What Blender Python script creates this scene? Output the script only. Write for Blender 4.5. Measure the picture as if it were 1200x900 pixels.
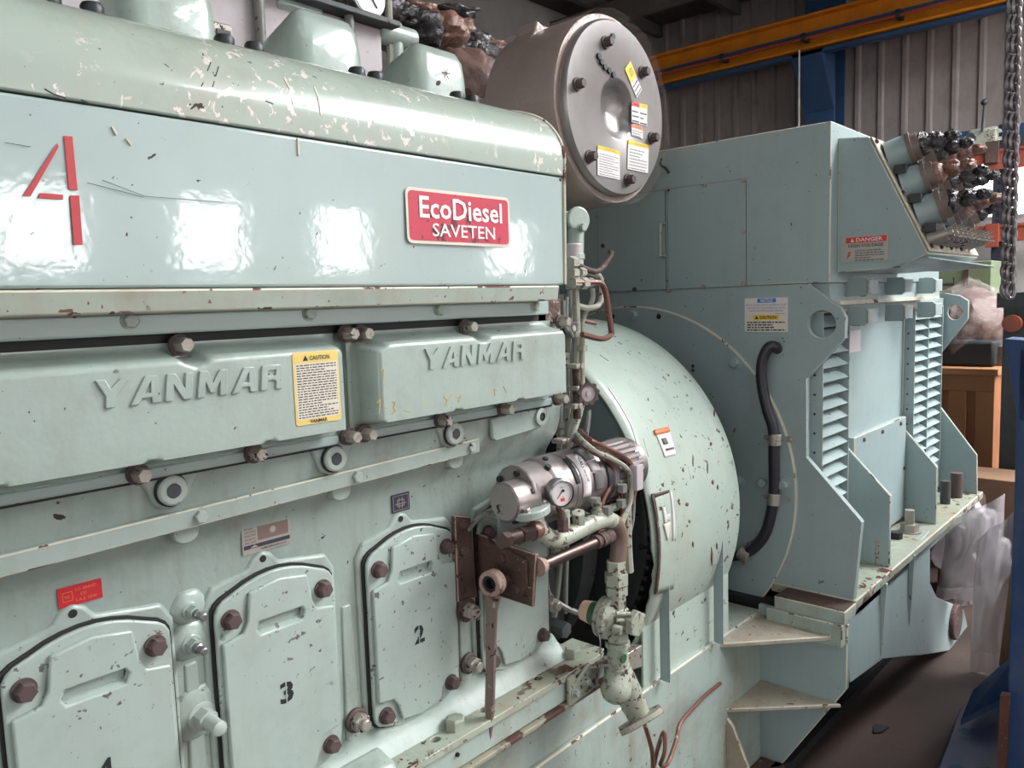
import bpy, bmesh, math, random
from mathutils import Vector, Matrix
from mathutils.geometry import tessellate_polygon
for o in list(bpy.data.objects): bpy.data.objects.remove(o)
S = bpy.context.scene; COL = S.collection
R = random.Random(7)
# ------------------------------------------------------------------ camera
H = 1.5; F = 930.0                       # eye height, focal length in pixels of the 1200 px wide frame
def _n(v): return Vector(v).normalized()
_a = Vector((840.0, -122.0, F)); _r = -0.032
_dx = (-(F*F) - _a.y*_a.y + _a.y*_r*_a.x) / (_a.x + _a.y*_r)
RX = _a.normalized(); RY = Vector((_dx, _a.y + _r*(_dx - _a.x), F)).normalized(); RZ = RX.cross(RY)
if RZ.y > 0: RZ = -RZ
def ray(px, py):
    r = Vector((px-600, py-450, F)); return Vector((r.dot(RX), r.dot(RY), r.dot(RZ)))
EYE = Vector((0, 0, H))
def PX(px, py, x): r = ray(px, py); return EYE + r*(x/r.x)      # point seen at a pixel on the plane x = const
def PY(px, py, y): r = ray(px, py); return EYE + r*(y/r.y)
def PZ(px, py, z): r = ray(px, py); return EYE + r*((z-H)/r.z)
cd = bpy.data.cameras.new('camera'); cam = bpy.data.objects.new('camera', cd); COL.objects.link(cam)
cd.sensor_width = 36; cd.lens = F/1200*36; cd.clip_start = .02
right = Vector((RX.x, RY.x, RZ.x)); down = Vector((RX.y, RY.y, RZ.y)); fwd = Vector((RX.z, RY.z, RZ.z))
M = Matrix((right, -down, -fwd)).transposed().to_4x4(); M.translation = EYE
cam.matrix_world = M; S.camera = cam
# ------------------------------------------------------------------ light and exposure
S.view_settings.view_transform = 'Standard'; S.view_settings.look = 'None'
S.view_settings.exposure = -0.1; S.view_settings.gamma = 1; S.view_settings.use_curve_mapping = False
WINDOW_L = 15.0; CLEAR_L = 1.2; SKY_L = 45.0
w = bpy.data.worlds.new('world'); S.world = w; w.use_nodes = True
w.node_tree.nodes['Background'].inputs[0].default_value = (.75, .85, 1, 1)
w.node_tree.nodes['Background'].inputs[1].default_value = 1.0
# ------------------------------------------------------------------ materials
MATS = {}
def newmat(name):
    m = bpy.data.materials.new(name); m.use_nodes = True; nt = m.node_tree
    return m, nt, nt.nodes['Principled BSDF']
def node(nt, t, **k):
    n = nt.nodes.new(t)
    for a, b in k.items():
        if a in n.inputs: n.inputs[a].default_value = b
        else: setattr(n, a, b)
    return n
def noise(nt, vec, scale, detail=3, rough=.55, dist=0):
    n = node(nt, 'ShaderNodeTexNoise'); n.inputs['Scale'].default_value = scale; n.inputs['Detail'].default_value = detail
    n.inputs['Roughness'].default_value = rough; n.inputs['Distortion'].default_value = dist
    nt.links.new(vec, n.inputs['Vector']); return n.outputs[0]
def ramp(nt, fac, a, b):
    r = node(nt, 'ShaderNodeMapRange'); r.inputs['From Min'].default_value = a; r.inputs['From Max'].default_value = b
    nt.links.new(fac, r.inputs['Value']); return r.outputs[0]
def math_(nt, op, a, b):
    m = node(nt, 'ShaderNodeMath'); m.operation = op
    for i, v in enumerate((a, b)):
        if isinstance(v, (int, float)): m.inputs[i].default_value = v
        else: nt.links.new(v, m.inputs[i])
    return m.outputs[0]
def mix(nt, fac, a, b):
    m = node(nt, 'ShaderNodeMix'); m.data_type = 'RGBA'
    if isinstance(fac, (int, float)): m.inputs[0].default_value = fac
    else: nt.links.new(fac, m.inputs[0])
    for s, v in ((m.inputs[6], a), (m.inputs[7], b)):
        if isinstance(v, tuple): s.default_value = v+(1,) if len(v) == 3 else v
        else: nt.links.new(v, s)
    return m.outputs[2]
def srgb(r, g, b):
    f = lambda c: (c/255/12.92) if c/255 <= .04045 else ((c/255+.055)/1.055)**2.4
    return (f(r), f(g), f(b))
def paint(name, col, col2=None, chip=(54, 42, 40), amount=.0, pale=None, pale_amount=0, rough=.3, bump=.04, dirt=(120, 112, 95), dirt_amount=.3,
          metal=0, scale=38, spec=.5, bscale=9, stain=3.0, coat=0, band=None):
    """Painted steel: base colour with slow drift, old dirt, chips through to rust and pale bare primer."""
    m, nt, b = newmat(name)
    g = node(nt, 'ShaderNodeNewGeometry').outputs['Position']
    c = mix(nt, ramp(nt, noise(nt, g, 1.7, 3), .35, .7), srgb(*col), srgb(*(col2 or tuple(int(v*.93) for v in col))))
    if dirt_amount:
        d = math_(nt, 'MULTIPLY', ramp(nt, noise(nt, g, stain, 6, .68, .3), .5, .8), dirt_amount)
        c = mix(nt, d, c, srgb(*dirt))
    if dirt_amount:
        mp_ = node(nt, 'ShaderNodeMapping'); mp_.inputs['Scale'].default_value = (1, 1, .12); nt.links.new(g, mp_.inputs['Vector'])
        d = math_(nt, 'MULTIPLY', ramp(nt, noise(nt, mp_.outputs[0], 22, 4, .6), .5, .75), dirt_amount*.45)
        c = mix(nt, d, c, srgb(*dirt))
        d = math_(nt, 'MULTIPLY', ramp(nt, noise(nt, g, 13, 5, .65), .52, .72), dirt_amount*.35)
        c = mix(nt, d, c, srgb(*tuple(int(v*.72) for v in col)))
    rg = None
    if pale_amount:
        f = math_(nt, 'MULTIPLY', ramp(nt, noise(nt, g, 55, 4, .6, .6), .66-.10*pale_amount, .67-.10*pale_amount), ramp(nt, noise(nt, g, 5, 3), .50, .56))
        if band:
            sx = node(nt, 'ShaderNodeSeparateXYZ'); nt.links.new(g, sx.inputs[0])
            f = math_(nt, 'MULTIPLY', f, math_(nt, 'MAXIMUM', ramp(nt, sx.outputs[2], band[1], band[0]), ramp(nt, sx.outputs[0], band[3], band[2])))
        c = mix(nt, f, c, srgb(*pale))
    if amount:
        n1 = ramp(nt, noise(nt, g, scale, 4, .6, .4), .70-.13*amount, .71-.13*amount)
        n2 = ramp(nt, noise(nt, g, 4.5, 2), .45, .52)
        n3 = ramp(nt, noise(nt, g, scale*2.7, 3, .55), .735-.05*amount, .745-.05*amount)
        f = math_(nt, 'MAXIMUM', math_(nt, 'MULTIPLY', n1, n2), n3)
        c = mix(nt, f, c, srgb(*chip)); rg = f
    nt.links.new(c, b.inputs['Base Color'])
    if rg is not None:
        mr = node(nt, 'ShaderNodeMapRange'); mr.inputs['To Min'].default_value = rough; mr.inputs['To Max'].default_value = .85
        nt.links.new(rg, mr.inputs['Value']); nt.links.new(mr.outputs[0], b.inputs['Roughness'])
    else: b.inputs['Roughness'].default_value = rough
    b.inputs['Metallic'].default_value = metal; b.inputs['Specular IOR Level'].default_value = spec
    if bump:
        bp = node(nt, 'ShaderNodeBump'); bp.inputs['Strength'].default_value = bump; bp.inputs['Distance'].default_value = .02
        nt.links.new(noise(nt, g, bscale, 4, .6), bp.inputs['Height']); nt.links.new(bp.outputs[0], b.inputs['Normal'])
        if coat:
            b2 = node(nt, 'ShaderNodeBump'); b2.inputs['Strength'].default_value = .045; b2.inputs['Distance'].default_value = .004
            nt.links.new(noise(nt, g, 60, 2, .5), b2.inputs['Height']); nt.links.new(b2.outputs[0], b.inputs['Coat Normal'])
    b.inputs['Coat Weight'].default_value = coat; b.inputs['Coat Roughness'].default_value = .065; b.inputs['Coat IOR'].default_value = 1.6
    MATS[name] = m; return m
def plain(name, col, rough=.5, metal=0, emit=None, alpha=None, trans=0, bump=0, bscale=60):
    m, nt, b = newmat(name); b.inputs['Base Color'].default_value = srgb(*col)+(1,); b.inputs['Roughness'].default_value = rough
    b.inputs['Metallic'].default_value = metal
    if emit: b.inputs['Emission Color'].default_value = srgb(*col)+(1,); b.inputs['Emission Strength'].default_value = emit
    if alpha is not None: b.inputs['Alpha'].default_value = alpha
    if trans: b.inputs['Transmission Weight'].default_value = trans
    if bump:
        bp = node(nt, 'ShaderNodeBump'); bp.inputs['Strength'].default_value = bump; bp.inputs['Distance'].default_value = .02
        g = node(nt, 'ShaderNodeNewGeometry').outputs['Position']
        nt.links.new(noise(nt, g, bscale, 3), bp.inputs['Height']); nt.links.new(bp.outputs[0], b.inputs['Normal'])
    MATS[name] = m; return m
ENG = (160, 173, 164); ENG2 = (147, 161, 153); GEN = (152, 168, 167); GEN2 = (143, 160, 160)
paint('hood', (162, 179, 175), (156, 173, 170), amount=.02, rough=.3, bump=.02, dirt=(166, 164, 150), dirt_amount=.25, coat=.9, scale=50)
paint('hoodtop', (168, 178, 166), (160, 172, 162), amount=.1, pale=(222, 210, 204), pale_amount=.75, rough=.27, bump=.03, dirt=(168, 156, 138), dirt_amount=.6, coat=.3, band=(1.752, 1.785, .40, .28), scale=50)
paint('lip', (168, 178, 166), (158, 166, 152), amount=.3, chip=(110, 80, 66), rough=.4, bump=.05, dirt=(150, 120, 100), dirt_amount=.8)
paint('cover', ENG, ENG2, amount=.05, rough=.33, bump=.10, dirt=(134, 132, 116), dirt_amount=.75, bscale=14, coat=.4, scale=50)
paint('case', ENG, ENG2, amount=.08, rough=.36, bump=.15, dirt=(120, 114, 100), dirt_amount=1.0, bscale=10, coat=.2, scale=50)
paint('door', (164, 177, 169), (157, 170, 163), amount=.5, chip=(96, 90, 86), rough=.33, bump=.05, dirt=(146, 142, 128), dirt_amount=.6, coat=.25, scale=62)
paint('skid', ENG, (152, 166, 158), amount=.2, chip=(92, 60, 48), rough=.4, bump=.04, dirt=(132, 120, 100), dirt_amount=1.0, scale=50)
paint('ledge', (158, 167, 152), (136, 138, 120), amount=.95, chip=(78, 48, 40), rough=.5, bump=.1, dirt=(140, 112, 84), dirt_amount=1.0, scale=24)
paint('guard', (176, 188, 176), (166, 180, 170), amount=.5, chip=(84, 60, 52), rough=.33, bump=.03, dirt=(170, 164, 142), dirt_amount=.7, scale=44, coat=.2)
paint('gen', GEN, GEN2, amount=.05, chip=(70, 62, 60), rough=.4, bump=.03, dirt=(128, 134, 128), dirt_amount=.35)
MATS['genside'] = MATS['gen_end'] = MATS['gen']
paint('shelf', (176, 170, 152), (160, 150, 136), amount=.5, chip=(84, 56, 50), rough=.6, bump=.05, dirt=(130, 106, 90), dirt_amount=.9)
paint('edge', (206, 200, 184), (188, 178, 160), amount=.9, chip=(96, 60, 48), rough=.5, bump=0, dirt_amount=.4, scale=22)
paint('rust', (82, 62, 56), (66, 52, 48), amount=.6, chip=(50, 36, 36), pale=(168, 150, 140), pale_amount=.35, rough=.7, bump=.4, dirt=(120, 84, 70), dirt_amount=.6, bscale=70)
paint('elbowrust', (112, 90, 82), (150, 136, 120), amount=1.0, chip=(150, 84, 62), rough=.4, bump=.08, dirt=(90, 66, 60), dirt_amount=.9)
paint('chiprust', (122, 84, 72), (98, 68, 60), rough=.8, bump=.1, dirt=(80, 60, 54), dirt_amount=.6)
paint('collar', (124, 108, 100), (104, 90, 84), rough=.5, bump=.05, dirt=(160, 150, 136), dirt_amount=.6)
paint('bedrust', (150, 150, 130), (120, 104, 88), amount=1.5, chip=(76, 50, 44), rough=.6, bump=.1, dirt=(96, 66, 56), dirt_amount=1.2, scale=18, stain=5)
paint('rustedge', (160, 132, 120), (118, 88, 78), amount=.9, chip=(70, 44, 40), rough=.7, bump=.2, bscale=60)
paint('copper', (122, 80, 68), (98, 66, 58), amount=.5, chip=(170, 170, 158), rough=.4, bump=.1, metal=.4, dirt=(70, 50, 44), dirt_amount=.5)
paint('wrenchsteel', (132, 114, 106), (104, 88, 82), amount=.7, chip=(70, 50, 46), rough=.45, metal=.3, bump=.08, pale=(190, 170, 156), pale_amount=.6)
paint('darkrod', (92, 76, 72), (78, 64, 60), amount=.3, chip=(60, 44, 42), rough=.3, metal=.7, bump=.05)
paint('pipe', (168, 168, 154), (140, 138, 128), amount=.6, chip=(96, 62, 50), rough=.35, bump=.06, dirt=(120, 104, 88), dirt_amount=.7, scale=60)
paint('pipedark', (126, 128, 122), (100, 100, 96), amount=.6, chip=(70, 52, 46), rough=.45, bump=.06, scale=60)
paint('cream', (168, 172, 156), (150, 156, 142), amount=1.0, chip=(78, 52, 46), rough=.35, bump=.06, dirt=(112, 90, 78), dirt_amount=.9, scale=64)
paint('alu', (160, 150, 148), (134, 126, 126), amount=.1, chip=(80, 72, 72), rough=.38, metal=.75, bump=.05, dirt=(110, 100, 98), dirt_amount=.5)
paint('boltpale', (170, 180, 172), (150, 158, 152), amount=.5, chip=(90, 84, 80), rough=.4, scale=90)
paint('boltgrey', (176, 168, 158), (150, 142, 134), amount=.9, chip=(66, 50, 48), rough=.45, metal=.5, scale=90)
paint('boltrust', (88, 70, 68), (70, 56, 56), amount=.5, chip=(50, 38, 38), rough=.6, scale=90)
paint('drumface', (150, 144, 142), (136, 130, 128), rough=.33, metal=.55, bump=.03, dirt=(116, 108, 104), dirt_amount=.5, stain=6)
paint('drumbody', (176, 158, 150), (156, 138, 130), rough=.28, metal=.2, bump=.25, bscale=40, dirt=(170, 150, 140), dirt_amount=.6, stain=9)
paint('wraprust', (120, 92, 82), (100, 76, 68), rough=.5, bump=.4, amount=.4, bscale=30, dirt=(150, 124, 112), dirt_amount=.6)
paint('ducwhite', (186, 176, 178), (170, 160, 162), amount=.3, chip=(140, 130, 130), rough=.55, bump=.1, dirt=(150, 140, 140), dirt_amount=.6)
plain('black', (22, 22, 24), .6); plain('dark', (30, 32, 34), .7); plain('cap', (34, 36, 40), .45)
plain('gasket', (36, 34, 34), .7); plain('rubber', (44, 44, 50), .45); plain('shadowsteel', (62, 64, 66), .6)
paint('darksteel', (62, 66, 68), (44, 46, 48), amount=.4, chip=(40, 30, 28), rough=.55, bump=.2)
paint('decalred', (196, 58, 78), (188, 54, 74), amount=.8, chip=(110, 60, 66), pale=(214, 170, 176), pale_amount=.35, rough=.35, bump=0, dirt_amount=0, scale=30)
plain('red', (186, 62, 66), .5); plain('redplate', (186, 34, 46), .35); plain('white', (226, 222, 220), .5); plain('offwhite', (216, 208, 206), .5)
plain('yellow', (232, 190, 50), .5); plain('orange', (222, 126, 82), .5); plain('blue', (54, 110, 190), .5); plain('stencil', (28, 34, 34), .6)
plain('plate', (176, 168, 160), .35, .4); plain('platedark', (136, 118, 112), .35, .5); plain('navy', (52, 52, 66), .5); plain('textgrey', (96, 92, 92), .6)
plain('fadedyellow', (226, 196, 112), .5); plain('darkgreen', (54, 84, 58), .5); plain('peach', (206, 172, 148), .6); plain('redtext', (206, 60, 60), .5); plain('sticker', (214, 204, 190), .55); plain('steel', (150, 148, 148), .3, .9)
plain('chainsteel', (126, 118, 120), .35, .6); plain('pinknote', (210, 196, 198), .6)
paint('wallsheet', (150, 140, 136), (142, 132, 128), rough=.6, bump=.02, dirt=(90, 82, 78), dirt_amount=.5)
paint('hallwall', (176, 172, 168), rough=.7, bump=.02)
paint('roofsheet', (70, 66, 64), rough=.8, bump=0); paint('roofbeam', (92, 86, 82), rough=.7, bump=0)
paint('bluesteel', (48, 82, 118), (40, 70, 104), rough=.45, bump=.03, dirt=(60, 60, 66), dirt_amount=.5, amount=.2)
paint('standblue', (34, 70, 118), (30, 58, 98), rough=.5, bump=.05, dirt=(110, 100, 104), dirt_amount=.6, amount=.3, chip=(90, 80, 84))
paint('orangesteel', (226, 142, 30), (206, 122, 26), rough=.45, bump=.02, dirt=(150, 80, 30), dirt_amount=.5)
paint('rackorange', (160, 76, 58), (148, 70, 52), rough=.45, bump=.02); paint('rackblue', (38, 44, 60), rough=.5, bump=.02)
paint('woodcrate', (160, 100, 64), (140, 84, 52), rough=.65, bump=.05, dirt=(196, 150, 100), dirt_amount=.5, stain=7)
paint('woodedge', (176, 120, 80), (160, 104, 66), rough=.65, bump=.05)
paint('greenbox', (120, 134, 104), (108, 122, 94), rough=.5, bump=.02, amount=.2)
paint('cardboard', (152, 116, 90), rough=.8, bump=.03)
paint('concrete', (70, 52, 44), (54, 42, 37), rough=.62, bump=.12, amount=.2, chip=(60, 46, 40), dirt=(64, 50, 46), dirt_amount=.8, bscale=24, stain=2.2)
def speckle():
    m, nt, b = newmat('speckleblue'); g = node(nt, 'ShaderNodeNewGeometry').outputs['Position']
    v = node(nt, 'ShaderNodeTexVoronoi'); v.inputs['Scale'].default_value = 13; nt.links.new(g, v.inputs['Vector'])
    f = ramp(nt, v.outputs['Distance'], .30, .40)
    c = mix(nt, f, srgb(30, 56, 98), mix(nt, ramp(nt, noise(nt, g, 3, 3), .4, .6), srgb(104, 96, 104), srgb(66, 74, 104)))
    nt.links.new(c, b.inputs['Base Color']); b.inputs['Roughness'].default_value = .45; MATS['speckleblue'] = m
speckle()
def film(name, col, alpha, rough=.18, bump=.6, bscale=14):
    m, nt, b = newmat(name); g = node(nt, 'ShaderNodeNewGeometry').outputs['Position']
    b.inputs['Base Color'].default_value = srgb(*col)+(1,); b.inputs['Roughness'].default_value = rough
    b.inputs['Alpha'].default_value = alpha; b.inputs['Specular IOR Level'].default_value = .8
    bp = node(nt, 'ShaderNodeBump'); bp.inputs['Strength'].default_value = bump; bp.inputs['Distance'].default_value = .03
    nt.links.new(noise(nt, g, bscale, 5, .6, 1.2), bp.inputs['Height']); nt.links.new(bp.outputs[0], b.inputs['Normal']); MATS[name] = m
film('bag', (214, 204, 206), .66, .22, .2, 7); film('wrap', (215, 200, 198), .16, .06, 1, 12); film('blackfilm', (40, 34, 36), 1, .12, .8, 24)
film('brownfilm', (132, 96, 80), 1, .3, .6, 20); film('drumwrap', (176, 160, 154), .22, .08, .5, 50)
def emitter(name, col, strength):
    m, nt, b = newmat(name); nt.nodes.remove(b); e = node(nt, 'ShaderNodeEmission'); e.inputs[0].default_value = col+(1,); e.inputs[1].default_value = strength
    nt.links.new(e.outputs[0], nt.nodes['Material Output'].inputs[0]); MATS[name] = m
emitter('daylight', (1, 1, 1), WINDOW_L); emitter('clerestory', (.95, .98, 1), CLEAR_L); emitter('skylight', (.95, .98, 1), SKY_L); emitter('fill_glow', (.97, .99, 1), 3.0); emitter('skylight_dim', (.95, .98, 1), 6.0); emitter('backlight', (1, 1, .97), 9)
# ------------------------------------------------------------------ mesh helpers
class MB:
    def __init__(s): s.v = []; s.f = []; s.m = []
    def add(s, v, f, mi=0):
        k = len(s.v); s.v += [Vector(p) for p in v]; s.f += [tuple(i+k for i in q) for q in f]; s.m += [mi]*len(f); return s
    def box(s, x0, x1, y0, y1, z0, z1, mi=0):
        v = [(x, y, z) for x in (x0, x1) for y in (y0, y1) for z in (z0, z1)]
        return s.add(v, [(0, 1, 3, 2), (4, 6, 7, 5), (0, 4, 5, 1), (2, 3, 7, 6), (0, 2, 6, 4), (1, 5, 7, 3)], mi)
    def prism(s, pts, vec, holes=(), mi=0):
        pts = [Vector(p) for p in pts]; vec = Vector(vec)
        loops = [pts]+[[Vector(p) for p in h] for h in holes]; allp = [p for l in loops for p in l]; n = len(allp)
        if holes: tris = [tuple(t) for t in tessellate_polygon(loops)]
        else: tris = [tuple(range(n))]
        f = list(tris)+[tuple(i+n for i in reversed(t)) for t in tris]; k = 0
        for l in loops:
            m = len(l)
            for i in range(m): a = k+i; b = k+(i+1) % m; f.append((a, b, b+n, a+n))
            k += m
        return s.add(allp+[p+vec for p in allp], f, mi)
    def lathe(s, p, d, prof, n=28, mi=0, cap=True, phase=0):
        """revolve (t, r) pairs about the line p + t d"""
        p = Vector(p); d = Vector(d).normalized(); a = d.orthogonal().normalized()
        if abs(d.z) < .9: a = (Vector((0, 0, 1))-d*d.z).normalized()
        b = d.cross(a); v = []; f = []
        for t, r in prof:
            for i in range(n):
                q = 2*math.pi*i/n+phase; v.append(p+d*t+(a*math.cos(q)+b*math.sin(q))*r)
        for j in range(len(prof)-1):
            for i in range(n):
                k = (i+1) % n; f.append((j*n+i, j*n+k, (j+1)*n+k, (j+1)*n+i))
        if cap: f.append(tuple(range(n))); f.append(tuple(range((len(prof)-1)*n, len(prof)*n)))
        return s.add(v, f, mi)
    def cyl(s, p0, p1, r, r1=None, n=24, mi=0, phase=0):
        p0 = Vector(p0); p1 = Vector(p1)
        return s.lathe(p0, p1-p0, [(0, r), ((p1-p0).length, r if r1 is None else r1)], n, mi, phase=phase)
    def tube(s, pts, r, n=10, mi=0, sub=6):
        P = [Vector(p) for p in pts]
        if sub > 1 and len(P) > 2:
            Q = [P[0]*2-P[1]]+P+[P[-1]*2-P[-2]]; out = []
            for i in range(1, len(Q)-2):
                a, b, c, d = Q[i-1:i+3]
                for j in range(sub):
                    t = j/sub; out.append(.5*((2*b)+(c-a)*t+(2*a-5*b+4*c-d)*t*t+(3*b-a-3*c+d)*t**3))
            P = out+[P[-1]]
        v = []; f = []; T = [(P[min(i+1, len(P)-1)]-P[max(i-1, 0)]).normalized() for i in range(len(P))]; a = T[0].orthogonal().normalized()
        for i, p in enumerate(P):
            a = (a-T[i]*a.dot(T[i])).normalized(); b = T[i].cross(a); rr = r[min(int(i*len(r)/len(P)), len(r)-1)] if isinstance(r, (list, tuple)) else r
            for k in range(n): q = 2*math.pi*k/n; v.append(p+(a*math.cos(q)+b*math.sin(q))*rr)
        for j in range(len(P)-1):
            for i in range(n): k = (i+1) % n; f.append((j*n+i, j*n+k, (j+1)*n+k, (j+1)*n+i))
        f += [tuple(range(n)), tuple(range((len(P)-1)*n, len(P)*n))]
        return s.add(v, f, mi)
    def grid(s, fn, nu, nv, mi=0, closed=False):
        v = [fn(i/nu, j/nv) for j in range(nv+1) for i in range(nu+1)]
        return s.add(v, [(j*(nu+1)+i, j*(nu+1)+i+1, (j+1)*(nu+1)+i+1, (j+1)*(nu+1)+i) for j in range(nv) for i in range(nu)], mi)
    def blob(s, c, rad, amp=.15, freq=3, seed=0, sub=4, mi=0):
        from mathutils import noise as N
        bm = bmesh.new(); bmesh.ops.create_icosphere(bm, subdivisions=sub, radius=1); c = Vector(c); o = Vector((seed*3.1, seed*1.7, seed*.9)); v = []
        for p in bm.verts:
            d = p.co.normalized(); k = 1+amp*(N.noise(d*freq+o)+.5*abs(N.noise(d*freq*2.3+o))*2-.3)
            v.append(c+Vector((d.x*rad[0], d.y*rad[1], d.z*rad[2]))*k)
        s.add(v, [tuple(q.index for q in f.verts) for f in bm.faces], mi); bm.free(); return s
WO = {}
def finish(o, parent):
    if parent is not None: o.parent = parent
def make(name, mb, mats, parent=None, bevel=0, edge=False, smooth=34, seg=2, label=None, cat=None, group=None, kind=None, origin=None, weld=False):
    if not isinstance(mats, (list, tuple)): mats = [mats]
    lo = Vector((min(p.x for p in mb.v), min(p.y for p in mb.v), min(p.z for p in mb.v))); hi = Vector((max(p.x for p in mb.v), max(p.y for p in mb.v), max(p.z for p in mb.v)))
    org = Vector(origin) if origin else (lo+hi)/2
    me = bpy.data.meshes.new(name); me.from_pydata([p-org for p in mb.v], [], mb.f)
    for m in mats: me.materials.append(MATS[m])
    for p, mi in zip(me.polygons, mb.m): p.material_index = mi
    bm = bmesh.new(); bm.from_mesh(me)
    if weld: bmesh.ops.remove_doubles(bm, verts=bm.verts, dist=1e-5)
    if any(len(f.verts) == 3 for f in bm.faces) and len(bm.faces) < 400: bmesh.ops.dissolve_limit(bm, angle_limit=.0008, verts=bm.verts, edges=bm.edges)
    bmesh.ops.recalc_face_normals(bm, faces=bm.faces)
    for e in bm.edges:
        if len(e.link_faces) == 2 and e.calc_face_angle(0) > math.radians(smooth): e.smooth = False
    for f in bm.faces: f.smooth = True
    bm.to_mesh(me); bm.free()
    o = bpy.data.objects.new(name, me); COL.objects.link(o); WO[o.name] = org
    if parent is not None: o.parent = parent; o.location = org-WO[parent.name]
    else: o.location = org
    if bevel:
        b = o.modifiers.new('bevel', 'BEVEL'); b.width = bevel; b.segments = seg; b.limit_method = 'ANGLE'; b.angle_limit = math.radians(40)
        if edge: me.materials.append(MATS['edge' if edge is True else edge]); b.material = len(me.materials)-1
        b.harden_normals = False
    tag(o, label, cat, group, kind); return o
def tag(o, label=None, cat=None, group=None, kind=None):
    for k, v in (('label', label), ('category', cat), ('group', group), ('kind', kind)):
        if v: o[k] = v
    return o
def thing(name, loc, label, cat, group=None):
    o = bpy.data.objects.new(name, None); COL.objects.link(o); o.location = loc; o.empty_display_size = .05; WO[o.name] = Vector(loc); return tag(o, label, cat, group)
def copy_at(src, loc, parent):
    """one more of a repeated small part, sharing its mesh"""
    c = src.copy(); COL.objects.link(c); c.parent = parent; WO[c.name] = Vector(loc); c.location = Vector(loc)-(WO[parent.name] if parent else Vector()); return c
def tagcopy(o, **k): return tag(o, **k)
# frames for flat writing: origin, u (reading direction), v (up), n (outward)
FY = (Vector((1, 0, 0)), Vector((0, 0, 1)), Vector((0, -1, 0)))       # on a face that looks towards -y
FX = (Vector((0, -1, 0)), Vector((0, 0, 1)), Vector((-1, 0, 0)))      # on a face that looks towards -x
def fr(frame, o, u, v, n=0): return o+frame[0]*u+frame[1]*v+frame[2]*n
def panel(mb, frame, o, w_, h_, t=.0012, u0=0, v0=0, mi=0, n0=0):
    return mb.prism([fr(frame, o, u0, v0, n0), fr(frame, o, u0+w_, v0, n0), fr(frame, o, u0+w_, v0+h_, n0), fr(frame, o, u0, v0+h_, n0)], frame[2]*t, mi=mi)
def text(mb, frame, o, s, width, height, u0=0, v0=0, n0=0, t=.0006, bold=0, mi=0, shear=0):
    cu = bpy.data.curves.new('t', 'FONT'); cu.body = s; cu.size = 1; cu.offset = bold; cu.resolution_u = 2; cu.extrude = 0
    ob = bpy.data.objects.new('t', cu); COL.objects.link(ob); dg = bpy.context.evaluated_depsgraph_get(); dg.update()
    me = ob.evaluated_get(dg).to_mesh(); vs = [v.co.copy() for v in me.vertices]; fs = [tuple(p.vertices) for p in me.polygons]
    x0 = min(v.x for v in vs); x1 = max(v.x for v in vs); y0 = min(v.y for v in vs); y1 = max(v.y for v in vs)
    P = [fr(frame, o, u0+(v.x-x0)/(x1-x0)*width+shear*(v.y-y0)/(y1-y0)*height, v0+(v.y-y0)/(y1-y0)*height, n0+t) for v in vs]
    ob.evaluated_get(dg).to_mesh_clear(); bpy.data.objects.remove(ob); bpy.data.curves.remove(cu)
    return mb.add(P, fs, mi)
def lines(mb, frame, o, w_, h_, n, u0=0, v0=0, n0=.0013, mi=0, seed=1, fill=.42):
    """tiny print: rows of short dashes"""
    r = random.Random(seed); dv = h_/n
    for i in range(n):
        u = 0; end = w_*(1 if r.random() < .7 else r.uniform(.5, .95))
        while u < end:
            l = min(r.uniform(.04, .13)*w_, end-u); a = [fr(frame, o, u0+u, v0+i*dv, n0), fr(frame, o, u0+u+l, v0+i*dv, n0), fr(frame, o, u0+u+l, v0+(i+fill)*dv, n0), fr(frame, o, u0+u, v0+(i+fill)*dv, n0)]
            mb.add(a, [(0, 1, 2, 3)], mi); u += l+w_*.022
def boltmesh(name, p, axis, r, h, mat, parent, washer=0, chamfer=True, label=None):
    """hex head on an optional washer; base at p, rising along axis"""
    mb = MB(); p = Vector(p); a = Vector(axis).normalized(); t = 0
    if washer: mb.lathe(p, a, [(0, washer), (h*.22, washer)], 20, 1 if isinstance(mat, (list, tuple)) else 0); t = h*.22
    mb.lathe(p, a, [(t, r), (t+h*.8, r), (t+h, r*.84)], 6, 0, phase=.3)
    return make('hex_bolt', mb, mat, parent, smooth=25, label=label, origin=p)
def bolts(pts, axis, r, h, mat, parent, washer=0):
    o = boltmesh('hex_bolt', pts[0], axis, r, h, mat, parent, washer)
    return [o]+[copy_at(o, p, parent) for p in pts[1:]]
def V(*a): return Vector(a)
def ell(frame, o, a, b, n=24): return [fr(frame, o, a*math.cos(2*math.pi*i/n), b*math.sin(2*math.pi*i/n)) for i in range(n)]

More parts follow.
